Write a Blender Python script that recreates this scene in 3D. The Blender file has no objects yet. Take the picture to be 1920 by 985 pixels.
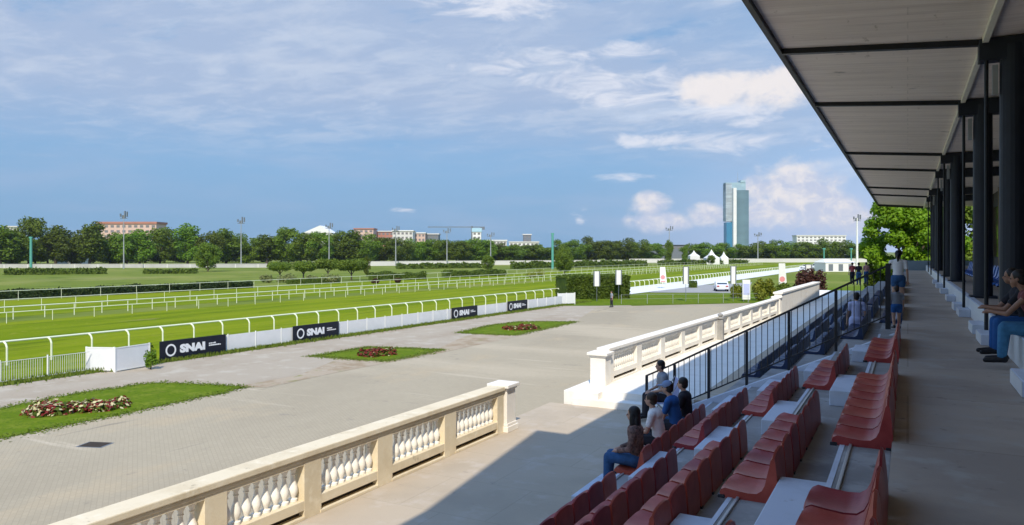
import bpy, bmesh, math, random
import numpy as np
from mathutils import Vector, Matrix
R = math.radians
random.seed(7); np.random.seed(7)
SC = bpy.context.scene
COL = SC.collection

# ------------------------------------------------------------------ camera
F_PX, CX, HZ, VPX = 1387.0, 960.0, 472.0, 1702.0
TH = math.atan((VPX - CX) / F_PX)
CT, ST = math.cos(TH), math.sin(TH)
HC = 1.65
cam = bpy.data.cameras.new('camera')
cam.lens = F_PX / 1920 * 36; cam.sensor_width = 36
cam.shift_y = -(492.5 - HZ) / 1920
cam.clip_start = .05; cam.clip_end = 9000
co = bpy.data.objects.new('camera', cam); COL.objects.link(co)
co.location = (0, 0, HC)
co.rotation_euler = (R(90), 0, TH)
SC.camera = co

# ------------------------------------------------------------------ sun and sky
SUN_V = Vector((.45, -.90, 1.0)).normalized()      # towards the sun
sun = bpy.data.lights.new('sun', 'SUN'); sun.energy = 3.15; sun.angle = R(.5); sun.color = (1, .92, .78)
so = bpy.data.objects.new('sun', sun); COL.objects.link(so)
so.rotation_euler = SUN_V.to_track_quat('Z', 'Y').to_euler()
W = bpy.data.worlds.new('World'); SC.world = W; W.use_nodes = True
SC.view_settings.view_transform = 'Standard'; SC.view_settings.look = 'None'
SC.view_settings.exposure = 0.57; SC.view_settings.gamma = 1
SKY_STR = 0.10

def sky_nodes():
    nt = W.node_tree; nt.nodes.clear(); N = nt.nodes; L = nt.links
    def val(x):
        return x
    def m(op, *a, clamp=False):
        n = N.new('ShaderNodeMath'); n.operation = op; n.use_clamp = clamp
        for i, x in enumerate(a):
            if isinstance(x, (int, float)): n.inputs[i].default_value = x
            else: L.new(x, n.inputs[i])
        return n.outputs[0]
    def ss(x, a, b):
        n = N.new('ShaderNodeMapRange'); n.interpolation_type = 'SMOOTHSTEP'
        L.new(x, n.inputs['Value']); n.inputs['From Min'].default_value = a; n.inputs['From Max'].default_value = b
        return n.outputs['Result']
    def comb(x, y, z):
        n = N.new('ShaderNodeCombineXYZ')
        for i, q in enumerate((x, y, z)):
            if isinstance(q, (int, float)): n.inputs[i].default_value = q
            else: L.new(q, n.inputs[i])
        return n.outputs[0]
    def noise(vec, sc, det=6, rough=.55, dist=0):
        n = N.new('ShaderNodeTexNoise'); L.new(vec, n.inputs['Vector'])
        n.inputs['Scale'].default_value = sc; n.inputs['Detail'].default_value = det
        n.inputs['Roughness'].default_value = rough; n.inputs['Distortion'].default_value = dist
        return n.outputs['Fac']
    def mix(f, a, b):
        n = N.new('ShaderNodeMix'); n.data_type = 'RGBA'
        if isinstance(f, (int, float)): n.inputs[0].default_value = f
        else: L.new(f, n.inputs[0])
        for i, q in ((6, a), (7, b)):
            if isinstance(q, tuple): n.inputs[i].default_value = (*q, 1)
            else: L.new(q, n.inputs[i])
        return n.outputs[2]
    sky = N.new('ShaderNodeTexSky'); sky.sky_type = 'NISHITA'; sky.sun_disc = False
    sky.sun_elevation = math.asin(SUN_V.z); sky.sun_rotation = math.atan2(SUN_V.x, SUN_V.y)
    sky.air_density = 1.0; sky.dust_density = .6; sky.ozone_density = 2.2
    tc = N.new('ShaderNodeTexCoord'); sep = N.new('ShaderNodeSeparateXYZ'); L.new(tc.outputs['Generated'], sep.inputs[0])
    x, y, z = sep.outputs
    az = m('MULTIPLY', m('ARCTAN2', x, y), 57.29578)          # degrees, 0 along the stand, minus to the left
    el = m('MULTIPLY', m('ARCSINE', z), 57.29578)
    zz = m('MAXIMUM', z, .03)
    # high layer on a flat ceiling of cloud
    px_ = m('DIVIDE', x, m('ADD', zz, .08)); py_ = m('DIVIDE', y, m('ADD', zz, .08))
    hv = comb(m('MULTIPLY', px_, .55), m('MULTIPLY', py_, 1.25), 0.0)
    n1 = noise(hv, .9, 8, .6, .35)
    n2 = noise(comb(px_, m('MULTIPLY', py_, 1.6), 3.3), 2.6, 7, .62, .2)
    big = noise(comb(px_, py_, 9.1), .33, 3, .5, 0)
    # broad veil to the left and above
    left = m('MULTIPLY', ss(az, 6, -14), ss(el, 5.5, 12.5))
    gap = m('MULTIPLY', ss(az, -28, -5), ss(el, 12, 16))          # the bluer corner high on the right
    veil = m('MULTIPLY', left, ss(m('ADD', m('MULTIPLY', n1, .55), m('ADD', m('MULTIPLY', n2, .35), m('MULTIPLY', big, .35))), .47, .60))
    veil = m('MULTIPLY', veil, m('SUBTRACT', 1.0, m('MULTIPLY', gap, .45)))
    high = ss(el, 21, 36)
    veil = m('MULTIPLY', veil, m('SUBTRACT', 1.0, m('MULTIPLY', high, .6)))
    fleck = m('MULTIPLY', ss(m('ADD', m('MULTIPLY', n2, .75), m('MULTIPLY', n1, .45)), .58, .78), ss(el, 6, 13))
    n3 = noise(comb(px_, m('MULTIPLY', py_, 1.15), 6.6), 4.2, 9, .66, .5)
    puff = m('MULTIPLY', ss(m('ADD', m('MULTIPLY', n3, .7), m('MULTIPLY', n1, .5)), .56, .74), m('MULTIPLY', ss(el, 5, 11), ss(az, 4, -20)))
    n4 = noise(comb(m('MULTIPLY', az, .045), m('MULTIPLY', el, .28), 12.0), 1.0, 7, .6, .4)
    # streaky middle layer on the right
    sv = comb(m('MULTIPLY', az, .075), m('MULTIPLY', el, .34), 1.7)
    st = noise(sv, 1.0, 8, .6, .5)
    streak = m('MULTIPLY', ss(st, .52, .68), m('MULTIPLY', m('MULTIPLY', ss(az, -27, -17), ss(el, 3.2, 6.5)), ss(el, 17.5, 12)))
    # heaped clouds standing at set places in the sky
    fb = noise(comb(m('MULTIPLY', az, .30), m('MULTIPLY', el, .36), 5.5), 1.0, 9, .6, .25)
    fb2 = noise(comb(m('MULTIPLY', az, .55), m('MULTIPLY', el, .8), 2.5), 1.0, 8, .62, .3)
    fb3 = noise(comb(m('MULTIPLY', az, .8), m('MULTIPLY', el, 1.1), 8.5), .8, 8, .6, .4)
    st2 = noise(comb(m('MULTIPLY', az, .22), m('MULTIPLY', el, .7), 4.7), 1.0, 9, .62, .6)
    fbs = m('ADD', m('MULTIPLY', fb, .5), m('MULTIPLY', fb2, .5))
    def blob(a0, e0, ra, re, amp=1.0):
        dx = m('DIVIDE', m('SUBTRACT', az, a0), ra); dy = m('DIVIDE', m('SUBTRACT', el, e0), re)
        r2 = m('ADD', m('MULTIPLY', dx, dx), m('MULTIPLY', dy, dy))
        return m('MULTIPLY', m('SUBTRACT', 1.0, r2), amp)
    cum = None
    def AE(px, py):
        u = (px - CX) / F_PX; a = math.atan(u); return math.degrees(a - TH), math.degrees(math.atan((HZ - py) / F_PX * math.cos(a)))
    for px, py, rx, ry in CUMULUS:
        a0, e0 = AE(px, py)
        b = m('MAXIMUM', blob(a0, e0, rx / F_PX * 57.3 * 1.12, ry / F_PX * 57.3 * 1.15), -1.5)
        cum = b if cum is None else m('MAXIMUM', cum, b)
    field = m('ADD', cum, m('MULTIPLY', m('SUBTRACT', fbs, .5), 3.4))
    dens = ss(field, -.15, .85)
    dens = m('MULTIPLY', dens, ss(el, .4, 2.2))
    wisp = None
    for px, py, rx, ry in WISPS:
        a0, e0 = AE(px, py)
        b = m('MAXIMUM', blob(a0, e0, rx / F_PX * 57.3, ry / F_PX * 57.3), -1.5)
        wisp = b if wisp is None else m('MAXIMUM', wisp, b)
    wd = m('MULTIPLY', ss(m('ADD', wisp, m('MULTIPLY', m('SUBTRACT', st2, .5), 8.0)), -.1, 2.2), .85)
    # a low blue rain-dark layer over the horizon, thinning to the right
    k = 1 / SKY_STR
    S = lambda r, g, b: (r * k, g * k, b * k)
    base = mix(.80, sky.outputs[0], S(.115, .255, .45))
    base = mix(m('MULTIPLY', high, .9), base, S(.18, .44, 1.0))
    low = m('MULTIPLY', ss(el, 9, 1.0), ss(az, -8, -24))
    base = mix(m('MULTIPLY', low, .6), base, S(.115, .25, .425))
    low2 = m('MULTIPLY', ss(el, 8, .5), ss(az, -26, -8))
    base = mix(m('MULTIPLY', low2, .85), base, S(.285, .365, .53))
    glow = m('MULTIPLY', ss(az, -20, 2), ss(el, 22, 2))
    base = mix(m('MULTIPLY', glow, .7), base, S(.36, .45, .62))
    c = mix(m('MULTIPLY', veil, .92), base, S(.285, .355, .49))
    c = mix(m('MULTIPLY', m('MULTIPLY', ss(n4, .44, .66), ss(el, 16, 9)), .38), c, S(.27, .35, .49))
    c = mix(m('MULTIPLY', puff, .50), c, S(.40, .46, .56))
    c = mix(m('MULTIPLY', fleck, .60), c, S(.42, .47, .56))
    c = mix(m('MULTIPLY', streak, .55), c, S(.47, .53, .63))
    c = mix(wd, c, S(.58, .59, .64))
    shade = ss(m('ADD', fb3, m('MULTIPLY', el, .024)), .47, .74)
    cc = mix(shade, S(.42, .45, .55), S(.64, .60, .585))
    c = mix(m('MULTIPLY', dens, .93), c, cc)
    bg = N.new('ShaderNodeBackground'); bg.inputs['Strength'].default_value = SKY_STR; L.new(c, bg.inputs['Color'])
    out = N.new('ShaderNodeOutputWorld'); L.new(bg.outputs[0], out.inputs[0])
CUMULUS = [(1490, 352, 78, 44), (1452, 392, 75, 40), (1545, 398, 62, 40), (1425, 360, 40, 30), (1222, 386, 40, 26), (1240, 415, 60, 22),
           (1325, 402, 40, 22), (1350, 165, 75, 28), (1460, 168, 72, 36), (1500, 150, 50, 32), (1590, 420, 60, 26)]
WISPS = [(1092, 402, 16, 14), (1088, 412, 10, 12), (1230, 262, 120, 12), (1400, 272, 130, 18), (1130, 183, 34, 9), (1130, 105, 120, 22), (1230, 140, 110, 26), (1180, 160, 150, 40), (1380, 200, 120, 20), (1420, 226, 40, 11),
         (1190, 335, 90, 10), (930, 12, 130, 22), (760, 396, 28, 6), (1040, 130, 160, 34)]
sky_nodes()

# ------------------------------------------------------------------ placing helpers (a picture ray meets a level plane / a depth)
def ray(px):
    u = (px - CX) / F_PX
    return (-ST + u * CT, CT + u * ST)
def G(px, py, z=-4.2):
    d = F_PX * (HC - z) / (py - HZ); a, b = ray(px)
    return (a * d, b * d)
def D(px, d):
    a, b = ray(px); return (a * d, b * d)
def ZD(py, d): return HC + (HZ - py) / F_PX * d
GZ = -4.2

# ------------------------------------------------------------------ materials
MATS = {}
def mat(name, col, rough=.7, var=.12, scale=3.0, spec=.3, metal=0, col2=None, bump=0, bscale=30, det=5, transl=0, obj_rand=0, stretch=None):
    if name in MATS: return MATS[name]
    M = bpy.data.materials.new(name); M.use_nodes = True; nt = M.node_tree; N = nt.nodes; L = nt.links
    P = N['Principled BSDF']; P.inputs['Roughness'].default_value = rough
    P.inputs['Specular IOR Level'].default_value = spec; P.inputs['Metallic'].default_value = metal
    ge = N.new('ShaderNodeNewGeometry') if not transl else N.new('ShaderNodeTexCoord')
    vec = ge.outputs['Position'] if not transl else ge.outputs['Object']
    if stretch:
        mp = N.new('ShaderNodeMapping'); mp.inputs['Scale'].default_value = stretch; L.new(vec, mp.inputs[0]); vec = mp.outputs[0]
    n = N.new('ShaderNodeTexNoise'); n.inputs['Scale'].default_value = scale; n.inputs['Detail'].default_value = det
    n.inputs['Roughness'].default_value = .6; L.new(vec, n.inputs['Vector'])
    cr = N.new('ShaderNodeValToRGB'); cr.color_ramp.elements[0].position = .3; cr.color_ramp.elements[1].position = .7
    c2 = col2 if col2 else tuple(min(1, c * (1 + var)) for c in col)
    c1 = col if col2 else tuple(c * (1 - var) for c in col)
    cr.color_ramp.elements[0].color = (*c1, 1); cr.color_ramp.elements[1].color = (*c2, 1)
    L.new(n.outputs['Fac'], cr.inputs[0]); c = cr.outputs[0]
    if obj_rand:
        oi = N.new('ShaderNodeObjectInfo'); hs = N.new('ShaderNodeHueSaturation')
        mr = N.new('ShaderNodeMapRange'); mr.inputs['To Min'].default_value = 1 - obj_rand; mr.inputs['To Max'].default_value = 1 + obj_rand
        L.new(oi.outputs['Random'], mr.inputs['Value']); L.new(mr.outputs[0], hs.inputs['Value'])
        mr2 = N.new('ShaderNodeMapRange'); mr2.inputs['To Min'].default_value = .5 - obj_rand * .05; mr2.inputs['To Max'].default_value = .5 + obj_rand * .05
        L.new(oi.outputs['Random'], mr2.inputs['Value']); L.new(mr2.outputs[0], hs.inputs['Hue'])
        L.new(c, hs.inputs['Color']); c = hs.outputs[0]
    L.new(c, P.inputs['Base Color'])
    if bump:
        b = N.new('ShaderNodeBump'); b.inputs['Strength'].default_value = bump; b.inputs['Distance'].default_value = .01
        n2 = N.new('ShaderNodeTexNoise'); n2.inputs['Scale'].default_value = bscale; n2.inputs['Detail'].default_value = 6
        L.new(vec, n2.inputs['Vector']); L.new(n2.outputs['Fac'], b.inputs['Height']); L.new(b.outputs[0], P.inputs['Normal'])
    if transl:
        t = N.new('ShaderNodeBsdfTranslucent'); L.new(c, t.inputs['Color'])
        mx = N.new('ShaderNodeMixShader'); mx.inputs[0].default_value = transl
        L.new(P.outputs[0], mx.inputs[1]); L.new(t.outputs[0], mx.inputs[2])
        L.new(mx.outputs[0], N['Material Output'].inputs[0])
    MATS[name] = M; return M

def layered(name, stack, rough=.85, bump=.2, bscale=60, brick=None):
    """world-space ground: list of (colour, noise scale, low, high, stretch) mixed one over the other"""
    M = bpy.data.materials.new(name); M.use_nodes = True; nt = M.node_tree; N = nt.nodes; L = nt.links
    P = N['Principled BSDF']; P.inputs['Roughness'].default_value = rough; P.inputs['Specular IOR Level'].default_value = .03
    ge = N.new('ShaderNodeNewGeometry'); pos = ge.outputs['Position']; c = None
    for i, (colr, sc, lo, hi, stt) in enumerate(stack):
        if c is None:
            rgb = N.new('ShaderNodeRGB'); rgb.outputs[0].default_value = (*colr, 1); c = rgb.outputs[0]; continue
        mp = N.new('ShaderNodeMapping'); mp.inputs['Scale'].default_value = stt or (1, 1, 1); mp.inputs['Location'].default_value = (i * 7.7, i * 3.1, 0)
        L.new(pos, mp.inputs[0])
        n = N.new('ShaderNodeTexNoise'); n.inputs['Scale'].default_value = sc; n.inputs['Detail'].default_value = 6; n.inputs['Roughness'].default_value = .6
        L.new(mp.outputs[0], n.inputs['Vector'])
        mr = N.new('ShaderNodeMapRange'); mr.interpolation_type = 'SMOOTHSTEP'
        mr.inputs['From Min'].default_value = lo; mr.inputs['From Max'].default_value = hi; L.new(n.outputs['Fac'], mr.inputs['Value'])
        mx = N.new('ShaderNodeMix'); mx.data_type = 'RGBA'; L.new(mr.outputs[0], mx.inputs[0]); L.new(c, mx.inputs[6]); mx.inputs[7].default_value = (*colr, 1)
        c = mx.outputs[2]
    if brick:
        bw, bh, rot, amt = brick
        mp = N.new('ShaderNodeMapping'); mp.inputs['Rotation'].default_value = (0, 0, rot); L.new(pos, mp.inputs[0])
        bt = N.new('ShaderNodeTexBrick'); bt.inputs['Scale'].default_value = 1; bt.inputs['Brick Width'].default_value = bw; bt.inputs['Row Height'].default_value = bh
        bt.inputs['Mortar Size'].default_value = min(bh * .08, .012); bt.inputs['Mortar Smooth'].default_value = .3
        bt.inputs['Color1'].default_value = (1, 1, 1, 1); bt.inputs['Color2'].default_value = (.86, .86, .86, 1); bt.inputs['Mortar'].default_value = (.62, .62, .60, 1)
        L.new(mp.outputs[0], bt.inputs['Vector'])
        mx = N.new('ShaderNodeMix'); mx.data_type = 'RGBA'; mx.blend_type = 'MULTIPLY'; mx.inputs[0].default_value = amt
        L.new(c, mx.inputs[6]); L.new(bt.outputs['Color'], mx.inputs[7]); c = mx.outputs[2]
    L.new(c, P.inputs['Base Color'])
    if bump:
        b = N.new('ShaderNodeBump'); b.inputs['Strength'].default_value = bump; b.inputs['Distance'].default_value = .02
        n2 = N.new('ShaderNodeTexNoise'); n2.inputs['Scale'].default_value = bscale; n2.inputs['Detail'].default_value = 5
        L.new(pos, n2.inputs['Vector']); L.new(n2.outputs['Fac'], b.inputs['Height']); L.new(b.outputs[0], P.inputs['Normal'])
    MATS[name] = M; return M

# ------------------------------------------------------------------ mesh helpers
class MB:
    def __init__(s): s.v = []; s.f = []
    def add(s, vs, fs):
        o = len(s.v); s.v += [tuple(v) for v in vs]; s.f += [tuple(i + o for i in f) for f in fs]; return s
    def box(s, x0, x1, y0, y1, z0, z1):
        return s.add([(x0, y0, z0), (x1, y0, z0), (x1, y1, z0), (x0, y1, z0), (x0, y0, z1), (x1, y0, z1), (x1, y1, z1), (x0, y1, z1)],
                     [(0, 3, 2, 1), (4, 5, 6, 7), (0, 1, 5, 4), (1, 2, 6, 5), (2, 3, 7, 6), (3, 0, 4, 7)])
    def obox(s, M, sx, sy, sz):
        vs = [M @ Vector((a * sx / 2, b * sy / 2, c * sz / 2)) for c in (-1, 1) for a, b in ((-1, -1), (1, -1), (1, 1), (-1, 1))]
        return s.add(vs, [(0, 3, 2, 1), (4, 5, 6, 7), (0, 1, 5, 4), (1, 2, 6, 5), (2, 3, 7, 6), (3, 0, 4, 7)])
    def beam(s, p, q, w, h):
        p, q = Vector(p), Vector(q); d = q - p; L_ = d.length; M = Matrix.Translation((p + q) / 2) @ d.to_track_quat('X', 'Z').to_matrix().to_4x4()
        return s.obox(M, L_, w, h)
    def tube(s, p, q, r0, r1=None, n=10, cap=True):
        r1 = r0 if r1 is None else r1; p, q = Vector(p), Vector(q); M = (q - p).to_track_quat('Z', 'Y').to_matrix()
        vs = [];
        for c, r in ((p, r0), (q, r1)):
            for i in range(n):
                a = 2 * math.pi * i / n; vs.append(c + M @ Vector((r * math.cos(a), r * math.sin(a), 0)))
        fs = [(i, (i + 1) % n, n + (i + 1) % n, n + i) for i in range(n)]
        if cap: fs += [tuple(range(n - 1, -1, -1)), tuple(range(n, 2 * n))]
        return s.add(vs, fs)
    def path(s, pts, r, n=8):
        for a, b in zip(pts[:-1], pts[1:]): s.tube(a, b, r, n=n)
        for p in pts[1:-1]: s.ball(p, r, r, r, 6, 8)
        return s
    def ball(s, c, rx, ry, rz, nu=8, nv=12):
        c = Vector(c); vs = [c + Vector((0, 0, rz))]; fs = []
        for i in range(1, nu):
            t = math.pi * i / nu
            for j in range(nv):
                a = 2 * math.pi * j / nv; vs.append(c + Vector((rx * math.sin(t) * math.cos(a), ry * math.sin(t) * math.sin(a), rz * math.cos(t))))
        vs.append(c - Vector((0, 0, rz))); e = len(vs) - 1
        for j in range(nv):
            k = (j + 1) % nv; fs.append((0, 1 + j, 1 + k)); fs.append((e, e - nv + k, e - nv + j))
        for i in range(nu - 2):
            for j in range(nv):
                k = (j + 1) % nv; a = 1 + i * nv; fs.append((a + j, a + nv + j, a + nv + k, a + k))
        return s.add(vs, fs)
    def lathe(s, prof, c=(0, 0, 0), n=12, sq=False):
        cx, cy, cz = c; vs = []; fs = []; m = len(prof)
        for r, z in prof:
            for i in range(n):
                a = 2 * math.pi * (i + .5) / n; vs.append((cx + r * math.cos(a), cy + r * math.sin(a), cz + z))
        for k in range(m - 1):
            for i in range(n):
                j = (i + 1) % n; fs.append((k * n + i, k * n + j, (k + 1) * n + j, (k + 1) * n + i))
        fs += [tuple(range(n - 1, -1, -1)), tuple(range((m - 1) * n, m * n))]
        return s.add(vs, fs)
    def poly(s, pts, z0, z1=None):
        n = len(pts)
        if z1 is None: return s.add([(x, y, z0) for x, y in pts], [tuple(range(n))])
        vs = [(x, y, z0) for x, y in pts] + [(x, y, z1) for x, y in pts]
        return s.add(vs, [tuple(range(n - 1, -1, -1)), tuple(range(n, 2 * n))] + [(i, (i + 1) % n, n + (i + 1) % n, n + i) for i in range(n)])
    def extrude_xz(s, prof, y0, y1):
        """closed (x,z) profile swept along y"""
        n = len(prof); vs = [(x, y0, z) for x, z in prof] + [(x, y1, z) for x, z in prof]
        return s.add(vs, [tuple(range(n)), tuple(range(2 * n - 1, n - 1, -1))] + [(i, n + i, n + (i + 1) % n, (i + 1) % n) for i in range(n)])
    def mesh(s, name, smooth=False):
        me = bpy.data.meshes.new(name); me.from_pydata(s.v, [], s.f); me.update()
        bm = bmesh.new(); bm.from_mesh(me); bmesh.ops.recalc_face_normals(bm, faces=bm.faces); bm.to_mesh(me); bm.free()
        if smooth:
            me.polygons.foreach_set('use_smooth', [True] * len(me.polygons))
            try: me.set_sharp_from_angle(angle=R(40))
            except Exception: pass
        return me

def tag(o, label, cat, group=None, kind=None):
    if label: o['label'] = label
    if cat: o['category'] = cat
    if group: o['group'] = group
    if kind: o['kind'] = kind
    return o
def link(name, me, m, parent=None, world=False, bevel=0):
    if isinstance(me, MB): me = me.mesh(name)
    if m is not None and not me.materials: me.materials.append(m)
    o = bpy.data.objects.new(name, me); COL.objects.link(o)
    if parent:
        o.parent = parent
        if world: o.matrix_parent_inverse = (Matrix.Translation(parent.location) @ parent.rotation_euler.to_matrix().to_4x4()).inverted()
    if bevel:
        b = o.modifiers.new('bevel', 'BEVEL'); b.width = bevel; b.segments = 2; b.limit_method = 'ANGLE'
    return o
def thing(name, label, cat, loc=(0, 0, 0), rz=0, group=None):
    o = bpy.data.objects.new(name, None); COL.objects.link(o); o.location = loc; o.rotation_euler = (0, 0, rz); o.empty_display_size = .2
    return tag(o, label, cat, group)
KIDS = {}
def copy_tree(o, parent=None):
    c = o.copy(); COL.objects.link(c)
    if parent: c.parent = parent
    for ch in [q for q in list(o.children)]: copy_tree(ch, c)
    return c
def struct(name, mb, m, bevel=0):
    o = link(name, mb, m, bevel=bevel); o['kind'] = 'structure'; return o
ORD = ['first', 'second', 'third', 'fourth', 'fifth', 'sixth', 'seventh', 'eighth', 'ninth', 'tenth', 'eleventh', 'twelfth', 'thirteenth', 'fourteenth', 'fifteenth',
       'sixteenth', 'seventeenth', 'eighteenth', 'nineteenth', 'twentieth']
TENS = {20: 'twenty', 30: 'thirty', 40: 'forty', 50: 'fifty', 60: 'sixty', 70: 'seventy', 80: 'eighty', 90: 'ninety'}
def ordn(n):
    if n <= 20: return ORD[n - 1]
    t, r = n // 10 * 10, n % 10
    return (TENS[t][:-1] + 'ieth') if r == 0 else TENS[t] + '-' + ORD[r - 1]

# ------------------------------------------------------------------ material set
m_ground = layered('far_grass', [((.15, .19, .030), 1, 0, 1, None), ((.22, .235, .055), .03, .42, .62, (1, 1, 1)), ((.105, .145, .022), .15, .5, .7, None), ((.28, .26, .12), .012, .58, .7, (1, .5, 1))], bump=0)
m_turf = layered('track_turf', [((.145, .20, .003), 1, 0, 1, None), ((.20, .24, .008), .22, .45, .58, (1, .05, 1)), ((.10, .145, .003), .5, .50, .70, (1, .12, 1)), ((.23, .235, .03), 1.3, .58, .72, None), ((.085, .12, .004), 5, .58, .72, None), ((.26, .23, .08), .35, .68, .76, (1, .3, 1))], bump=0)
m_lawn = layered('bed_lawn', [((.11, .165, .008), 1, 0, 1, None), ((.16, .20, .018), 1.2, .45, .65, None), ((.07, .12, .008), 5, .5, .7, None), ((.17, .18, .03), .9, .60, .72, None), ((.05, .10, .006), 14, .55, .7, None)], bump=.6, bscale=25)
m_pave = layered('block_paving', [((.42, .355, .25), 1, 0, 1, None), ((.38, .32, .225), .10, .42, .60, (1, .4, 1)), ((.45, .365, .245), .3, .54, .68, (1, .5, 1)), ((.34, .29, .215), 1.1, .61, .74, None), ((.49, .41, .29), .05, .54, .62, (.3, 1, 1)), ((.51, .43, .31), .5, .60, .69, (.2, 2.2, 1)), ((.28, .24, .18), 3.5, .66, .76, None), ((.29, .25, .185), .25, .67, .72, (2.5, .3, 1))], bump=.15, bscale=15, brick=(.24, .12, R(35), .36))
m_gravel = layered('pale_gravel', [((.41, .345, .26), 1, 0, 1, None), ((.36, .29, .21), .25, .45, .65, (1, .4, 1)), ((.47, .41, .32), .9, .5, .7, None), ((.32, .27, .17), 5, .58, .75, None), ((.27, .28, .10), 2.5, .68, .76, (1, .6, 1))], bump=.6, bscale=40)
m_worn = layered('worn_earth', [((.41, .33, .235), 1, 0, 1, None), ((.33, .25, .16), .8, .45, .62, None), ((.24, .25, .09), 1.6, .58, .72, None), ((.46, .40, .31), 2.2, .55, .75, None)], bump=.6, bscale=30)
m_road = mat('asphalt', (.33, .32, .30), .9, .12, .5)
m_track2 = layered('sand_track', [((.42, .36, .27), 1, 0, 1, None), ((.33, .30, .20), .05, .45, .6, (1, .3, 1))], bump=0)
m_terr = layered('terrace_stone', [((.51, .425, .32), 1, 0, 1, None), ((.46, .385, .29), .5, .45, .65, None), ((.55, .475, .385), 1.4, .5, .7, None), ((.39, .33, .27), 4, .64, .80, None), ((.33, .28, .23), 1.2, .66, .74, (.6, 2, 1))], bump=.1, bscale=30, brick=(1.5, 1.5, 0, .35))
m_conc = layered('tier_concrete', [((.33, .32, .31), 1, 0, 1, None), ((.26, .25, .24), .8, .42, .62, None), ((.40, .39, .38), 2.5, .5, .7, None), ((.17, .165, .16), 5, .60, .76, None)], bump=.15, bscale=30)
m_step = layered('step_concrete', [((.60, .65, .74), 1, 0, 1, None), ((.53, .58, .66), 2, .45, .65, None), ((.42, .43, .45), 8, .62, .8, None), ((.34, .34, .35), 2.5, .66, .78, None)], bump=.1, bscale=30)
m_walk = layered('walkway_concrete', [((.47, .40, .33), 1, 0, 1, None), ((.40, .34, .285), .7, .42, .62, (.6, 1, 1)), ((.46, .42, .37), 2.2, .5, .7, None), ((.27, .24, .21), 6, .6, .78, None), ((.22, .19, .17), 1.1, .68, .76, (2, .5, 1))], bump=.15, bscale=40, brick=(60, 2.4, 0, .6))
m_stone = layered('balustrade_stone', [((.74, .64, .46), 1, 0, 1, None), ((.66, .56, .39), 1.5, .45, .65, None), ((.78, .69, .52), 4, .5, .7, None), ((.46, .40, .28), 7, .62, .78, (1, 1, .25)), ((.40, .34, .24), 2.2, .66, .74, (1, 1, .5))], bump=.15, bscale=40)
m_stone2 = layered('pale_stone', [((.86, .82, .74), 1, 0, 1, None), ((.80, .75, .67), 1.5, .45, .65, None), ((.80, .76, .68), 4, .5, .7, None)], bump=.1, bscale=40)
m_greystone = mat('shaded_grey_stone', (.30, .29, .27), .8, .2, 4)  # grey holds the shade of the pedestal and the console bracket
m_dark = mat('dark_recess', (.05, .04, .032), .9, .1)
m_white = mat('white_paint', (.80, .80, .76), .45, .04, 2)
m_panel = mat('white_panel', (.74, .74, .73), .5, .05, 1.5)
m_cream = mat('rail_plastic', (.74, .76, .58), .4, .04, 2)
m_red = mat('red_plastic', (.29, .030, .025), .42, .14, 5, col2=(.40, .062, .052), spec=.35, obj_rand=.22, bump=.15, bscale=60)
m_navy = mat('navy_plastic', (.014, .030, .085), .4, .1, 3, spec=.4)
m_blue = mat('blue_plastic', (.02, .11, .42), .4, .1, 3, spec=.4)
m_black = mat('black_steel', (.012, .013, .017), .45, .1, 4, spec=.4)
m_col = mat('dark_column_paint', (.020, .024, .036), .5, .15, 2, spec=.35)
m_fascia = mat('fascia_metal', (.022, .024, .024), .5, .2, 3)
m_soffit = layered('soffit_board', [((.86, .77, .69), 1, 0, 1, None), ((.78, .69, .62), .9, .42, .62, (.4, 3, 1)), ((.90, .82, .74), 2, .5, .7, (.3, 4, 1)), ((.42, .38, .34), 1.1, .66, .76, (1, 1.6, 1)), ((.55, .48, .40), 6, .64, .75, (1, .3, 1))], bump=.1, bscale=12, brick=(60, .45, 0, .5))
m_trim = mat('pale_trim', (.80, .78, .66), .6, .06)
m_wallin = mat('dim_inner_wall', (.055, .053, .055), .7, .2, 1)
m_tan = mat('tan_board', (.22, .17, .11), .7, .1)
m_glassd = mat('dark_glass', (.015, .018, .022), .08, .1, spec=.6)
m_alu = mat('grey_metal', (.42, .43, .43), .4, .08, metal=.4)
m_teal = mat('green_pole_paint', (.10, .34, .27), .5, .08)
m_board = mat('board_vinyl', (.010, .013, .025), .4, .1)
m_letter = mat('board_lettering', (.78, .79, .80), .5, .03)
m_leafd = mat('leaf_dark', (.056, .105, .007), .65, 0, .35, col2=(.22, .31, .018), transl=.26, obj_rand=.38, det=3)
m_leafm = mat('leaf_mid', (.075, .13, .010), .65, 0, .45, col2=(.19, .25, .02), transl=.25, obj_rand=.22, det=3)
m_leafb = mat('leaf_bright', (.10, .22, .006), .55, 0, .7, col2=(.26, .42, .015), transl=.4, det=3)
m_leafr = mat('leaf_maroon', (.045, .016, .012), .6, 0, 1, col2=(.11, .045, .03), transl=.2)
m_leafy = mat('leaf_yellowish', (.17, .21, .015), .6, 0, .8, col2=(.30, .30, .03), transl=.3)
m_hedge = mat('hedge_leaf', (.055, .095, .010), .7, 0, .8, col2=(.12, .17, .015), transl=.2)
m_reed = mat('pale_grass_tuft', (.20, .24, .07), .7, 0, 1, col2=(.33, .34, .14), transl=.3)
m_bark = mat('bark', (.09, .07, .05), .9, .2, 3)
m_petr = mat('flower_red', (.15, .014, .012), .6, 0, 14, col2=(.27, .035, .025), transl=.2)
m_petw = mat('flower_cream', (.62, .56, .30), .6, .1, 14, transl=.2)
m_skin = mat('skin', (.46, .27, .19), .5, .06, 8)
m_skin2 = mat('skin_tanned', (.30, .16, .105), .5, .06, 8)
m_hair = mat('dark_hair', (.012, .009, .008), .5, .2, 20, spec=.4)
m_hairb = mat('brown_hair', (.035, .020, .012), .5, .2, 20, spec=.4)
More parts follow.
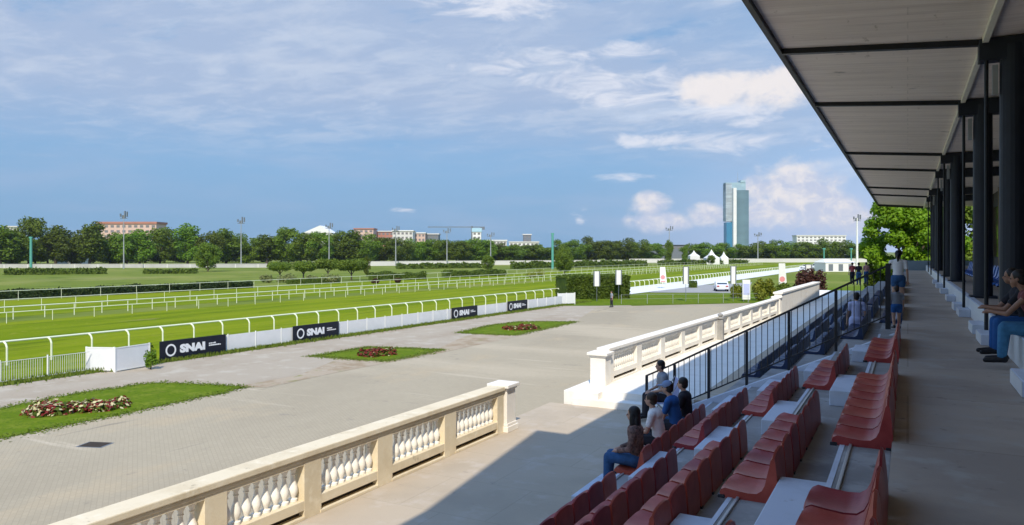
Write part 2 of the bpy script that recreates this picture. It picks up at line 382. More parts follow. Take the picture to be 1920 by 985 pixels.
m_jean = mat('denim', (.035, .10, .22), .85, .2, 14)
m_jean2 = mat('pale_denim', (.06, .20, .36), .85, .22, 12)
m_shoe = mat('shoe_black', (.015, .015, .018), .5, .1)
m_sand = mat('sandal_tan', (.28, .20, .15), .6, .1)
m_fabw = mat('white_cloth', (.78, .76, .74), .85, .05, 10)
m_fabb = mat('blue_cloth', (.022, .10, .30), .85, .08, 10)
m_fabg = mat('grey_cloth', (.26, .28, .32), .85, .08, 10)
m_fabk = mat('dark_cloth', (.022, .022, .030), .85, .1, 10)
m_fabl = mat('lilac_cloth', (.48, .52, .76), .85, .06, 10)
m_fabp = mat('patterned_cloth', (.03, .022, .025), .85, 0, 22, col2=(.30, .17, .13))
m_cap = mat('cap_cloth', (.20, .27, .42), .8, .05)
m_maroon = mat('maroon_cloth', (.16, .05, .05), .85, .2, 18)
m_pink = mat('banner_pink', (.75, .28, .28), .6, .05)
m_bwarm = mat('pinkish_render', (.62, .44, .36), .8, .06, .1)
m_bred = mat('tile_red', (.42, .19, .14), .8, .08, .2)
m_bpale = mat('pale_render', (.62, .60, .56), .8, .05, .1)
m_bwhite = mat('white_render', (.76, .75, .72), .8, .05, .1)
m_bgrey = mat('grey_render', (.16, .18, .20), .7, .08, .1)
m_win = mat('window_glass', (.04, .055, .07), .15, .1, spec=.6)
m_farwin = mat('distant_window', (.20, .19, .19), .4, .1)
m_tglass = mat('tower_glass', (.13, .21, .235), .2, .12, .02, spec=.6, stretch=(1, 1, 4))
m_tblue = mat('tower_blue_glass', (.04, .20, .34), .2, .1, .02, spec=.6)
m_car = mat('white_car_paint', (.75, .76, .80), .25, .02, spec=.5)
m_cars = mat('silver_car_paint', (.45, .47, .50), .25, .02, spec=.5)
m_tyre = mat('tyre', (.02, .02, .02), .8, .1)
m_lamp_red = mat('rear_lamp_red', (.45, .02, .02), .3, .02)

# ================================================================== GROUND
def gpoly(name, pts, z, m): return struct(name, MB().poly(pts, z), m)
gpoly('ground', [(-5000, -600), (3500, -600), (3500, 6500), (-5000, 6500)], GZ, m_ground)
# direction of the racecourse, a few degrees off the line of the stand
P0 = Vector((*G(0, 722), 0)); P1 = Vector((*G(1044, 574), 0)); TD = (P1 - P0).normalized(); TN = Vector((-TD.y, TD.x, 0))   # TN points to the far side
def TP(s, n, z=GZ): q = P0 + TD * s + TN * n; return Vector((q.x, q.y, z))
def on_fence(px, n=0):
    a, b = ray(px); o = P0 + TN * n; det = a * (-TD.y) - b * (-TD.x)
    d = (o.x * (-TD.y) - o.y * (-TD.x)) / det; p = Vector((a * d, b * d, 0)); return (p - o).dot(TD)
def tpoly(name, s0, s1, n0, n1, z, m): return gpoly(name, [tuple(TP(s, n)[:2]) for s, n in ((s0, n0), (s1, n0), (s1, n1), (s0, n1))], z, m)
tpoly('racetrack_turf', -60, 520, .9, 31, GZ + .012, m_turf)
tpoly('racetrack_turf', -60, 560, 36, 60, GZ + .012, m_turf)
struct('sand_patch', MB().poly([G(140, 541), G(250, 536), G(345, 534), G(250, 540.5)], GZ + .012), m_track2)
# paving with its slanting edges, gravel strip
A = G(0, 825); B_ = G(1080, 603); C_ = G(1045, 572); E_ = G(1400, 569)
ed = Vector((B_[0] - A[0], B_[1] - A[1])).normalized()
Abk = (A[0] - ed.x * 20, A[1] - ed.y * 20)
gpoly('gravel_path', [tuple(TP(-45, -.3)[:2]), (-6, TP(-45, 0).y), (-6, 40), G(1180, 572), tuple(TP(62, -.3)[:2])], GZ + .014, m_gravel)
gpoly('paved_yard', [Abk, (-6, Abk[1]), (-6, E_[1] + 0), E_, G(1120, 576), B_], GZ + .024, m_pave)
gpoly('lawn_verge', [G(1045, 574), G(1120, 574), E_, G(1700, 566), G(1700, 532), G(1400, 549), G(1180, 553), G(1050, 563)], GZ + .030, m_lawn)
gpoly('car_park_road', [G(1215, 549), G(1400, 550), G(1410, 530), G(1300, 536)], GZ + .034, m_road)
tpoly('grass_strip', -45, 62, -.5, .35, GZ + .028, m_lawn)
EDGES = []
def lens(name, pts):
    P = [Vector((*G(*p), 0)) for p in pts]; out = []
    n = len(P)
    for i in range(n):
        a, b = P[i], P[(i + 1) % n]
        for k in range(10):
            q = a.lerp(b, k / 10); out.append((q.x + random.uniform(-.1, .1), q.y + random.uniform(-.1, .1)))
    EDGES.append(out); return gpoly(name, out, GZ + .036, m_lawn)
gpoly('worn_ground', [G(440, 727), G(560, 705), G(640, 672), G(810, 660), G(870, 632), G(1000, 608), G(1050, 610), G(960, 634), G(830, 662), G(640, 698), G(500, 728)], GZ + .032, m_worn)
lens('lawn_bed', [(-260, 812), (0, 768), (150, 738), (290, 719), (380, 722), (462, 727), (400, 742), (230, 778), (0, 824), (-260, 884)])
lens('lawn_bed', [(585, 669), (690, 652), (760, 654), (828, 657), (780, 668), (722, 679), (650, 674)])
lens('lawn_bed', [(860, 625), (920, 611), (975, 604), (1080, 604), (1030, 616), (965, 630), (910, 628)])

def grass_edge(name, label, pts, n, hgt, spread, closed=False):
    rs = np.random.RandomState(len(pts) + n); P = np.array([p[:2] for p in pts], float)
    if closed: P = np.vstack([P, P[:1]])
    seg = np.linalg.norm(np.diff(P, axis=0), axis=1); k = rs.choice(len(seg), n, p=seg / seg.sum()); f = rs.rand(n)[:, None]
    b = P[k] * (1 - f) + P[k + 1] * f + rs.normal(size=(n, 2)) * spread; a = rs.rand(n) * 6.28; w = .02 + .03 * rs.rand(n); h = hgt * (.4 + rs.rand(n))
    dx = np.stack([np.cos(a) * w, np.sin(a) * w], 1); ln = rs.normal(size=(n, 2)) * .04; z = np.full(n, GZ + .03)
    v = np.stack([np.c_[b - dx, z], np.c_[b + dx, z], np.c_[b + dx * .2 + ln, z + h], np.c_[b - dx * .2 + ln, z + h]], 1).reshape(-1, 3)
    o = link(name, leaf_mesh(name, v, mat('grass_blade', (.09, .15, .010), .7, 0, 3, col2=(.19, .23, .03), transl=.3)), None); tag(o, label, 'grass', None, 'stuff'); return o
def scatter_leaves(n, centers, radii, size, flat=.0, shell=.55, seed=1, up=0.0):
    rs = np.random.RandomState(seed); centers = np.array(centers, float); radii = np.array(radii, float)
    w = radii.prod(1) ** (2 / 3); idx = rs.choice(len(centers), n, p=w / w.sum())
    dirs = rs.normal(size=(n, 3)); dirs /= np.linalg.norm(dirs, axis=1)[:, None]
    r = shell + (1 - shell) * rs.rand(n) ** .6
    pos = centers[idx] + dirs * radii[idx] * r[:, None] + rs.normal(size=(n, 3)) * size * .3
    nrm = dirs + rs.normal(size=(n, 3)) * .7 + np.array([0, 0, up]); nrm /= np.linalg.norm(nrm, axis=1)[:, None]
    t = np.cross(nrm, rs.normal(size=(n, 3))); t /= np.linalg.norm(t, axis=1)[:, None] + 1e-9; b = np.cross(nrm, t)
    s = size * (.6 + .8 * rs.rand(n))[:, None]
    q = np.stack([pos - t * s, pos - b * s * .6, pos + t * s, pos + b * s * .6], 1).reshape(-1, 3)
    return q
def leaf_mesh(name, q, m, extra=None):
    n = len(q) // 4; me = bpy.data.meshes.new(name); vs = q; loops = np.arange(n * 4); starts = np.arange(0, n * 4, 4)
    me.vertices.add(n * 4); me.vertices.foreach_set('co', vs.ravel()); me.loops.add(n * 4); me.loops.foreach_set('vertex_index', loops)
    me.polygons.add(n); me.polygons.foreach_set('loop_start', starts); me.polygons.foreach_set('loop_total', np.full(n, 4)); me.update(calc_edges=True); me.validate()
    if extra is not None:
        bm = bmesh.new(); bm.from_mesh(me); me2 = extra.mesh('core'); bm.from_mesh(me2); bm.to_mesh(me); bm.free()
    me.materials.append(m); return me
grass_edge('grass_tufts', 'long green grass growing under the white panel fence', [TP(-40, -.2), TP(62, -.2)], 16000, .16, .28)
for e_, lb_ in zip(EDGES, ('nearest', 'middle', 'farthest')): grass_edge('grass_tufts', 'ragged grass along the edge of the %s lawn bed' % lb_, e_, 5000, .035, .22, True)
# flower mounds
def flowers(name, label, c, L_, Wd, h, nr, nw, seed, rot):
    t = thing(name, label, 'flower bed', (c[0], c[1], GZ + .036), rot, 'flower mounds on the lawns')
    rs = random.Random(seed)
    cen = [(rs.uniform(-1, 1) * L_ * .40, rs.uniform(-1, 1) * Wd * .34, rs.uniform(.0, .05)) for _ in range(26)]
    rad = [(L_ * .13, Wd * .18, h * rs.uniform(.55, 1)) for _ in cen]
    link('foliage', leaf_mesh('foliage', scatter_leaves(2200, cen, rad, .09, seed=seed), m_hedge), None, t)
    link('red_flower', leaf_mesh('red_flower', scatter_leaves(nr, cen, [(a * 1.03, b * 1.03, c_ * 1.12) for a, b, c_ in rad], .085, shell=.95, seed=seed + 1, up=1), m_petr), None, t)['kind'] = 'stuff'
    link('cream_flower', leaf_mesh('cream_flower', scatter_leaves(nw, cen, [(a * .95, b * .95, c_ * 1.2) for a, b, c_ in rad], .085, shell=.95, seed=seed + 2, up=1), m_petw), None, t)['kind'] = 'stuff'
ca = G(146, 772); flowers('flower_bed', 'largest red and cream flower mound on the nearest lawn bed', ca, 3.3, 1.5, .34, 1900, 1100, 11, R(55))
ca = G(708, 667); flowers('flower_bed', 'dark red flower mound on the middle lawn bed', ca, 2.0, 1.5, .34, 1900, 130, 12, R(70))
ca = G(975, 618); flowers('flower_bed', 'dull red flower mound on the farthest lawn bed', ca, 2.8, 2.2, .30, 1500, 150, 13, R(70))
# drain
gx = [G(*p) for p in ((153, 838), (168, 831), (202, 834), (190, 841))]
c = (sum(p[0] for p in gx) / 4, sum(p[1] for p in gx) / 4)
t = thing('drain_cover', 'dark square drain grate set in the paved yard', 'drain cover', (c[0], c[1], GZ + .026), R(20))
link('frame', MB().box(-.42, .42, -.3, .3, 0, .006), m_bgrey, t)
mb = MB()
for i in range(9): mb.box(-.36, .36, -.255 + i * .06, -.225 + i * .06, .007, .016)
link('grate', mb, m_dark, t)

# ================================================================== GRANDSTAND BASE
RH, RW, RX = .43, .86, -.12
def step_x(k): return -.54 - RW * k      # front edge of the bench step that carries row k
def step_z(k): return -.08 - RH * k
def tread_z(k): return -RH * (k + 1)
TZ = -2.15
struct('terrace_floor', MB().box(-7.95, -4.42, -9, 16.9, -4.2, TZ), m_terr)
struct('terrace_landing', MB().box(-7.35, -4.42, 16.9, 17.3, -4.2, TZ + .165).box(-7.35, -4.42, 17.302, 72, -4.2, TZ + .33), m_stone2)
struct('walkway', MB().box(RX, 1.42, -9, 74, -1.2, 0), m_walk)
for y0, y1 in ((-9, 17.3), (17.302, 72)):
    mb = MB(); ns = MB()
    for k in range(5):
        x1 = RX if k == 0 else step_x(k - 1); x0 = step_x(k)
        mb.box(x0 + .001, x1 - .001, y0, y1, -3.2, step_z(k))
    struct('seating_tiers', mb, m_conc, bevel=.012)
mb = MB()
for k in range(5): mb.box(step_x(k) + .004, step_x(k) + .045, -9, 17.3, step_z(k) + .001, step_z(k) + .004)
struct('tread_nosing', mb, m_step)
struct('terrace_edge', MB().box(-4.42, step_x(4) - .001, -9, 17.3, -3.2, TZ).box(-4.42, step_x(4) - .001, 17.302, 72, -3.2, TZ + .33), m_terr)
AISLES = [((5.45, 6.75), 0), ((11.25, 12.80), 1), ((15.95, 17.05), 2)]
names = ['nearest aisle', 'middle aisle', 'aisle beside the black railing']
for (ay0, ay1), ai in AISLES:
    for k in range(5):
        s_ = (-.10, -.36, -.22)[ai] * k
        y1 = ay1 + (s_ if ai < 2 else 0); y0 = ay0 + s_ * (1 if k < 4 else .8)
        zb = step_z(k + 1) if k < 4 else TZ
        o = link('step_block', MB().box(step_x(k) - .43, step_x(k) - .003, y0, y1, zb + .001, (step_z(k) + zb) / 2), m_step, bevel=.01)
        tag(o, 'pale half step in the %s, %s step down from the walkway' % (names[ai], ORD[k]), 'step', 'concrete half steps in the aisles')
for k in range(5):
    o = link('mounting_rail', MB().box(step_x(k) + .08, step_x(k) + .105, -3, 15.6 - .2 * k, step_z(k) + .003, step_z(k) + .022), m_alu, bevel=.004)
    tag(o, 'thin grey metal rail along the floor under the %s red seat row from the walkway' % ORD[k], 'metal rail', 'seat mounting rails')

# ------------------------------------------------------------------ seats
def seat_mesh(name, m):
    prof = [(-.445, .345), (-.452, .385), (-.440, .415), (-.405, .424), (-.31, .412), (-.20, .402), (-.125, .408), (-.082, .440), (-.058, .50), (-.040, .58), (-.022, .68), (-.010, .755),
            (.004, .783), (.020, .775), (.028, .74), (.040, .60), (.050, .45), (.052, .352), (.035, .346), (-.05, .345), (-.25, .345)]
    top = range(2, 13); n = len(prof); st = 9; vs = []; fs = []
    for j in range(st):
        s = -1 + 2 * j / (st - 1); yy = s * .230; e = abs(s) ** 3
        for i, (x, z) in enumerate(prof):
            dx = dz = 0
            if 3 <= i <= 7: dz = -.020 * (1 - s * s) + .010 * e
            if 7 < i <= 11: dx = .020 * (1 - s * s)
            if 10 <= i <= 15: dz += -.040 * e * (z - .55) / .22 * (1 if i <= 14 else .3)
            if i in (0, 1, 2, 3): dx += .012 * e
            vs.append((x + dx, yy, z + dz))
    for j in range(st - 1):
        for i in range(n):
            k = (i + 1) % n; fs.append((j * n + i, j * n + k, (j + 1) * n + k, (j + 1) * n + i))
    fs += [tuple(range(n)), tuple(range((st - 1) * n, st * n))]
    mb = MB(); mb.add(vs, fs); me = mb.mesh(name, smooth=True); me.materials.append(m); return me
def seat_proto(label, m, group):
    t = thing('stadium_seat', label, 'stadium seat', (0, 0, 0), 0, group)
    link('shell', seat_mesh('shell', m), None, t)
    for x0, x1 in ((-.455, -.395), (-.005, .060)): link('foot_cap', MB().box(x0, x1, -.242, -.18, .34, .372), m_black, t, bevel=.006)
    link('bracket', MB().box(-.36, -.02, -.17, .17, .335, .344), m_black, t)
    return t
SEATS_USED = {}
ROWN = ['top row', 'second row down', 'third row down', 'fourth row down', 'lowest row']
BLK = ['block nearest the camera', 'middle block', 'block before the railing']
red0 = seat_proto('x', m_red, 'red seats of the near stand')
used = False
SEG = {0: [(3.15, 5.65), (6.95, 11.2), (12.95, 15.85)], 1: [(3.0, 5.0), (6.5, 10.1), (12.35, 15.45)], 2: [(6.0, 9.95), (11.8, 15.05)], 3: [(6.0, 9.75), (11.35, 14.7)], 4: [(6.0, 9.75), (11.0, 14.9)]}
SEATPOS = {}
for k in range(5):
    for si, (y0, y1) in enumerate(SEG[k]):
        n = max(1, int(round((y1 - y0) / .5))); blk = si if k < 2 else si + 1
        for i in range(n):
            y = (y1 - .25 - .5 * i)
            if not used: o = red0; used = True
            else: o = copy_tree(red0)
            o.location = (-.163 - RW * k, y, tread_z(k)); o.rotation_euler.z = R(random.uniform(-1.2, 1.2))
            o['label'] = 'red plastic seat, %s from the far end, %s, %s' % (ORD[i], ROWN[k], BLK[blk])
            SEATPOS[(k, blk, i)] = Vector(o.location)
navy0 = seat_proto('x', m_navy, 'navy seats beyond the railing'); usedn = False
NB = [(20.0, 25.0), (26.5, 31.5), (33.0, 38.0), (39.5, 44.5)]
for k in range(5):
    for bi, (y0, y1) in enumerate(NB):
        for i in range(10):
            y = y0 + (1.0 if (k == 4 and bi == 0) else 0) + .25 + .5 * i
            if not usedn: o = navy0; usedn = True
            else: o = copy_tree(navy0)
            o.location = (-.163 - RW * k, y, tread_z(k) if k < 4 else tread_z(4))
            o['label'] = 'navy seat, %s from near end, %s, %s navy block beyond the railing' % (ORD[i], ROWN[k], ORD[bi])

# ------------------------------------------------------------------ railing between the blocks
t = thing('stair_railing', 'black steel railing of thin upright bars sloping down from walkway to terrace', 'railing', (-3, 17.2, -1.2))
YR = 17.2
def rtop(x): return .87 + .525 * (x + 1.3)
def rbase(x): return rtop(x) - 1.13
link('top_rail', MB().beam((-.30, YR, rtop(-.30)), (-4.88, YR, rtop(-4.88)), .055, .045).beam((-4.88, YR, rtop(-4.88)), (-5.55, YR, -1.34), .05, .04), m_black, t, True)
link('bottom_rail', MB().beam((-.30, YR, rbase(-.30) + .09), (-4.88, YR, rbase(-4.88) + .13), .04, .03).beam((-4.88, YR, rbase(-4.88) + .13), (-5.55, YR, -2.03), .04, .03), m_black, t, True)
for x in (-.36, -1.35, -2.3, -3.2, -4.05, -4.85, -5.53):
    w = .05 if x == -.36 else .028
    zt = rtop(x) - .02 if x > -5 else -1.34
    link('post', MB().box(x - w, x + w, YR - w, YR + w, -.45 + .525 * (x + 1.3) * 1 if x > -4.9 else TZ, zt + (.06 if x == -.36 else 0)), m_black, t, True)
i = 0; x = -.50
while x > -5.5:
    zb = rbase(x) + .1 if x > -4.88 else -2.02; zt = rtop(x) if x > -4.88 else -1.34 - (x + 5.55) * -.5
    link('bar', MB().tube((x, YR, zb), (x, YR, zt - .02), .0085, n=6, cap=False), m_black, t, True); x -= .125
tag(link('stair_stringer', MB().extrude_xz([(-.2, -.02), (-4.9, -2.12), (-4.9, -2.6), (-.2, -.75)], YR - .10, YR + .12), m_step, bevel=.01),
    'sloping pale concrete kerb carrying the black railing', 'stringer')

# ================================================================== BALUSTRADES
def baluster_mesh():
    pr = [(.062, 0), (.062, .035), (.030, .05), (.042, .075), (.060, .115), (.068, .16), (.058, .215), (.036, .275), (.026, .33), (.026, .36), (.040, .375), (.030, .39), (.034, .42), (.055, .455), (.055, .5)]
    me = MB().lathe(pr, n=14).mesh('baluster', smooth=True); me.materials.append(m_stone2); return me
BALM = baluster_mesh()
def balustrade(label, a, b, z, opens, H=.97, th=.26, m=m_stone, end_first=False, end_last=False, limit=999, slots=True, name='stone_balustrade'):
    a, b = Vector(a), Vector(b); L_ = (b - a).length; ang = math.atan2(b.y - a.y, b.x - a.x)
    t = thing(name, label, 'balustrade', (a.x, a.y, z), ang)
    h = th / 2
    link('handrail', MB().extrude_yz(-.02, L_ + .02, h) if False else MB().box(0, L_, -h - .05, h + .05, H - .09, H).box(0, L_, -h - .02, h + .02, H - .15, H - .092), m, t, bevel=.015)
    pl = MB().box(0, L_, -h, h, .13, .27)
    for x0, x1 in opens: pl.box(x0 - .02, x1 + .02, -h - .012, h + .012, 0, .045)
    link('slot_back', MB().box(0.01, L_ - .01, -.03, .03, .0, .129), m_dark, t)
    link('plinth', pl, m, t, bevel=.006)
    xs = [0] + [v for o in opens for v in o] + [L_]
    for i in range(0, len(xs), 2):
        x0, x1 = xs[i], xs[i + 1]
        if x1 - x0 < .02: continue
        link('pier', MB().box(x0, x1, -h - .004, h + .004, .002, H - .152), m, t)
    for x0, x1 in opens:
        link('lintel', MB().box(x0 + .001, x1 - .001, -h, h, .775, H - .153), m, t)
        n = max(3, int(round((x1 - x0) / .165)))
        for i in range(n):
            bo = link('baluster', BALM, None, t); bo.location = (x0 + (x1 - x0) * (i + .5) / n, 0, .272)
    return t
Y0B = 5.04 - 3.3
op = [(5.04 - 1.75 - Y0B, 6.18 - 1.6 - Y0B)]
opens = [(2.9, 4.1), (4.75, 6.18), (6.51, 7.85), (8.19, 9.48), (9.86, 11.41), (11.79, 13.36)]
opens = [(y0 - 1.0, y1 - 1.0) for y0, y1 in opens]
nb = balustrade('cream stone balustrade nearest the camera along the lower terrace', (-7.72, 1.0), (-7.62, 13.62), TZ, opens)
def gate_pier(label, x, y, z, H, w=.42, m=m_stone2, console=1):
    t = thing('gate_pier', label, 'pier', (x, y, z), 0, 'stone piers ending the balustrades')
    link('shaft', MB().box(-w / 2, w / 2, -w / 2, w / 2, .18, H - .12), m, t, bevel=.01)
    link('base', MB().box(-w / 2 - .05, w / 2 + .05, -w / 2 - .05, w / 2 + .05, 0, .12).box(-w / 2 - .025, w / 2 + .025, -w / 2 - .025, w / 2 + .025, .121, .18), m, t, bevel=.01)
    link('cap', MB().box(-w / 2 - .03, w / 2 + .03, -w / 2 - .03, w / 2 + .03, H - .12, H - .075).box(-w / 2 - .07, w / 2 + .07, -w / 2 - .07, w / 2 + .07, H - .074, H), m, t, bevel=.012)
    if console:
        mb = MB()
        pts = [(0, H - .14), (.10 * 1, H - .16), (.13, H - .24), (.08, H - .30), (.0, H - .27)]
        for a0 in (1,):
            mb.add([(-.09, console * (w / 2 + p[0]), p[1]) for p in pts] + [(.09, console * (w / 2 + p[0]), p[1]) for p in pts],
                   [tuple(range(5)), tuple(range(9, 4, -1))] + [(i, 5 + i, 5 + (i + 1) % 5, (i + 1) % 5) for i in range(5)])
        link('console', mb, m_greystone, t, bevel=.01)
        mb = MB().tube((-.1, console * (w / 2 + .11), .12), (.1, console * (w / 2 + .11), .12), .11, n=14).box(-.1, .1, min(console * w / 2, console * (w / 2 + .2)), max(console * w / 2, console * (w / 2 + .2)), 0, .06)
        link('scroll', mb, m, t, bevel=.006)
gate_pier('square cream pier ending the near balustrade at the stair gap', -7.62, 13.85, TZ, 1.0, .38)
# far side of the stair gap
fa = Vector((-7.08, 18.3)); fb = Vector((-6.35, 42.5)); Lf = (fb - fa).length
gate_pier('pale pier on the steps where the far balustrade begins', fa.x, fa.y - .15, TZ + .33 - .25, 1.10, .42, console=0)
struct('stair_plinth', MB().box(-7.62, -6.7, 17.0, 18.9, -4.2, TZ + .32), m_stone2, bevel=.01)
opens = []; x = .45
while x + 2.2 < Lf: opens.append((x, x + 1.75)); x += 2.15
balustrade('long sunlit pale stone balustrade beyond the stair gap', fa, fb, TZ + .33, opens, H=.93, m=m_stone2)
t = thing('boundary_parapet', 'solid pale stone parapet at the far end of the long balustrade', 'wall', (fb.x, fb.y, TZ + .33), math.pi / 2 - .02)
link('wall', MB().box(.6, 17, -.2, .2, 0, 1.12), m_stone2, t, bevel=.01); link('coping', MB().box(.55, 17.05, -.26, .26, 1.121, 1.22), m_stone2, t, bevel=.01)
gate_pier('pale pier between the long balustrade and the solid parapet', fb.x, fb.y + .3, TZ + .33, 1.0, .42, console=0)
# grey pedestal in the far balustrade, its shade put into the colour
p = Vector(D(1355, 30.5)); t = thing('grey_pedestal', 'stone pedestal coloured grey for shade, standing against the far balustrade', 'pedestal', (-6.52, 29.6, TZ + .13))
link('shaft', MB().box(-.13, .13, -.13, .13, .15, .98), m_greystone, t, bevel=.02); link('base', MB().box(-.18, .18, -.18, .18, 0, .149), m_greystone, t, bevel=.02)
link('finial', MB().lathe([(.05, 0), (.16, .03), (.17, .08), (.06, .12), (.10, .17), (.10, .22), (.02, .27)], c=(0, 0, .981)), m_greystone, t)

# ================================================================== CANOPY
XO, ZO, XI, ZI = -2.32, 5.90, 1.22, 5.62
YA, YB = -9, 76
t_can = thing('grandstand_canopy', 'long grey canopy roof with black cross beams over the walkway and seats', 'canopy', (0, 30, 5.6))
def zc(x): return ZO + (ZI - ZO) * (x - XO) / (XI - XO)
link('soffit', MB().extrude_xz([(XO, zc(XO)), (XI, zc(XI)), (XI, zc(XI) + .12), (XO, zc(XO) + .12)], YA, YB), m_soffit, t_can, True)
link('fascia', MB().extrude_xz([(XO - .10, ZO - .10), (XO - .002, ZO - .10), (XO - .002, ZO + .42), (XO - .10, ZO + .42)], YA, YB), m_fascia, t_can, True)
link('roof_sheet', MB().extrude_xz([(XO, ZO + .14), (1.4, ZO + .02), (1.4, ZO + .5), (XO, ZO + .40)], YA, YB), m_fascia, t_can, True)
link('trim', MB().box(XI + .002, XI + .10, YA, YB, ZI - .10, ZI + .12), m_trim, t_can, True)
link('inner_soffit', MB().box(XI + .102, 5.2, YA, YB, ZI + .0, ZI + .12), m_soffit, t_can, True)
CY = [-3.5, 4.7, 16.4, 22.7, 34.5, 41.2, 53.5, 60.5, 74.0]
for y in CY + [75.6]:
    link('cross_beam', MB().extrude_xz([(XO, zc(XO) - .11), (XI - .02, zc(XI) - .11), (XI - .02, zc(XI) - .002), (XO, zc(XO) - .002)], y - .07, y + .07), m_black, t_can, True)
# roof top: two unseen blocks, added to cast the shadow on the terrace
o = link('shadow_block', MB().add([(-1.9, -2.2, 6.35), (3.5, -2.2, 6.35), (3.5, 4.0, 6.35), (-1.9, 4.0, 6.35), (-1.9, -2.2, 6.4), (3.5, -2.2, 6.4), (3.5, 4.0, 9.1), (-1.9, 4.0, 9.1)],
    [(0, 3, 2, 1), (4, 5, 6, 7), (0, 1, 5, 4), (1, 2, 6, 5), (2, 3, 7, 6), (3, 0, 4, 7)]), m_bpale)
tag(o, 'pale unseen shadow block with sloping top over the near canopy', 'building')
o = link('shadow_block', MB().box(-1.6, 3.5, 14.2, 60, 6.35, 8.2), m_bpale); tag(o, 'long pale unseen shadow block over the far canopy', 'building')
# columns
def columns():
    first = None
    NM = ['behind the camera', 'beside the camera']
    for i, y in enumerate(CY[:-1]):
        if first is None:
            t = thing('steel_column', '', 'column', (1.72, y, .45), 0, 'dark columns under the canopy')
            link('shaft', MB().tube((0, 0, .06), (0, 0, ZI - .45 - .16), .225, .215, n=20), m_col, t)
            link('base_plate', MB().box(-.3, .3, -.3, .3, 0, .06), m_col, t)
            link('capital', MB().box(-.55, 2.4, -.18, .18, ZI - .45 - .42, ZI - .45 - .02), m_col, t, bevel=.01)
            pl = MB().tube((-.43, -.1, -.26), (-.43, -.1, ZI - .45 - .42), .035, n=10); link('pole', pl, m_black, t)
            link('hanger', MB().box(-.33, -.24, -.05, .05, ZI - .45 - 1.05, ZI - .45 - .5), m_alu, t)
            first = t; o = t
        else: o = copy_tree(first); o.location.y = y
        o['label'] = 'thick dark column with flat capital and thin pole, ' + (['behind the camera', 'right beside the camera', 'nearest in the photo at the right edge', 'second visible from the right edge', 'third visible from the right edge',
                      'fourth visible from the right edge', 'fifth visible from the right edge', 'sixth, last before the far tree'][i])
columns()
# ledge with white riser
struct('raised_ledge', MB().box(1.43, 5.2, -9, 74, -.5, .45), m_walk)
t = thing('ledge_riser', 'white painted riser along the ledge at the right of the walkway', 'ledge face', (1.42, 20, 0))
link('riser', MB().box(1.395, 1.428, -9, 74, .002, .445), m_white, t, True); link('edge', MB().box(1.38, 1.50, -9, 74, .447, .475), m_step, t, True)
for i, y in enumerate((8.6, 10.6, 15.9, 17.9, 22.3, 24.6, 28.9, 34, 39, 44)):
    o = link('step_block', MB().box(1.14, 1.392, y - .55, y + .55, .002, .19), m_step, bevel=.01)
    tag(o, 'low pale step against the white ledge riser, %s from the camera' % ORD[i], 'step', 'low steps along the ledge')
    o2 = o
    link('painted_face', MB().box(1.132, 1.138, y - .54, y + .54, .01, .18), m_white, o)
# inner wall
t = thing('inner_wall', 'dim glazed wall behind the columns with dark frames', 'wall', (5.2, 30, .45))
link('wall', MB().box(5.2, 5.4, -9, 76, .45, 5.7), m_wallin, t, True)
for i in range(12):
    y = -4 + i * 6.6
    link('window', MB().box(5.15, 5.19, y, y + 4.4, 1.3, 4.6), m_glassd, t, True)
    link('pilaster', MB().box(4.9, 5.19, y + 5.1, y + 5.5, .45, 5.6), m_tan, t, True)
link('sign_band', MB().box(4.95, 5.14, 24, 26.4, 2.2, 3.6), m_tan, t, True)
blue0 = seat_proto('x', m_blue, 'blue seats on the ledge'); ub = False
for r in range(2):
    for i in range(26):
        y = 17.6 + i * .78
        o = blue0 if not ub else copy_tree(blue0); ub = True
        o.location = (2.35 + r * 1.1, y, .452); o['label'] = 'blue seat on the raised ledge, %s from the near end, %s row' % (ordn(i + 1), ['front', 'back'][r])
# far end wall
o = link('end_wall', MB().box(-.3, 5.4, 74.2, 74.5, -1, .85), mat('blue_grey_render', (.22, .28, .33), .8, .06)); tag(o, 'low blue-grey wall closing the far end of the walkway', 'wall')

# ================================================================== TREES
def crown_variant(seed, kind):
    rs = random.Random(seed); cen = []; rad = []
    if kind == 'broad':
        K = 24
        for i in range(K):
            a = rs.uniform(0, 6.28); h = rs.uniform(.13, .88); r = .32 * math.sin(math.pi * min(1, max(.1, (h - .05) / .95))) * rs.uniform(.6, 1.1)
            cen.append((r * math.cos(a), r * math.sin(a), h)); q = rs.uniform(.11, .19); rad.append((q, q, q * .95))
        core = MB().ball((0, 0, .52), .17, .17, .30)
    elif kind == 'tall':
        K = 14
        for i in range(K):
            a = rs.uniform(0, 6.28); h = .2 + .72 * i / K; r = .16 * (1 - abs(h - .5)) * rs.uniform(.4, 1.1)
            cen.append((r * math.cos(a), r * math.sin(a), h)); q = rs.uniform(.10, .15); rad.append((q, q, q * 1.15))
        core = MB().ball((0, 0, .53), .10, .10, .32)
    elif kind == 'round':
        K = 30
        for i in range(K):
            a = rs.uniform(0, 6.28); e = rs.uniform(-1.3, 1.3); r = .29 * math.cos(e)
            cen.append((r * math.cos(a), r * math.sin(a), .50 + .31 * math.sin(e))); q = rs.uniform(.13, .19); rad.append((q, q, q))
        core = MB().ball((0, 0, .5), .22, .22, .26)
    return cen, rad, core
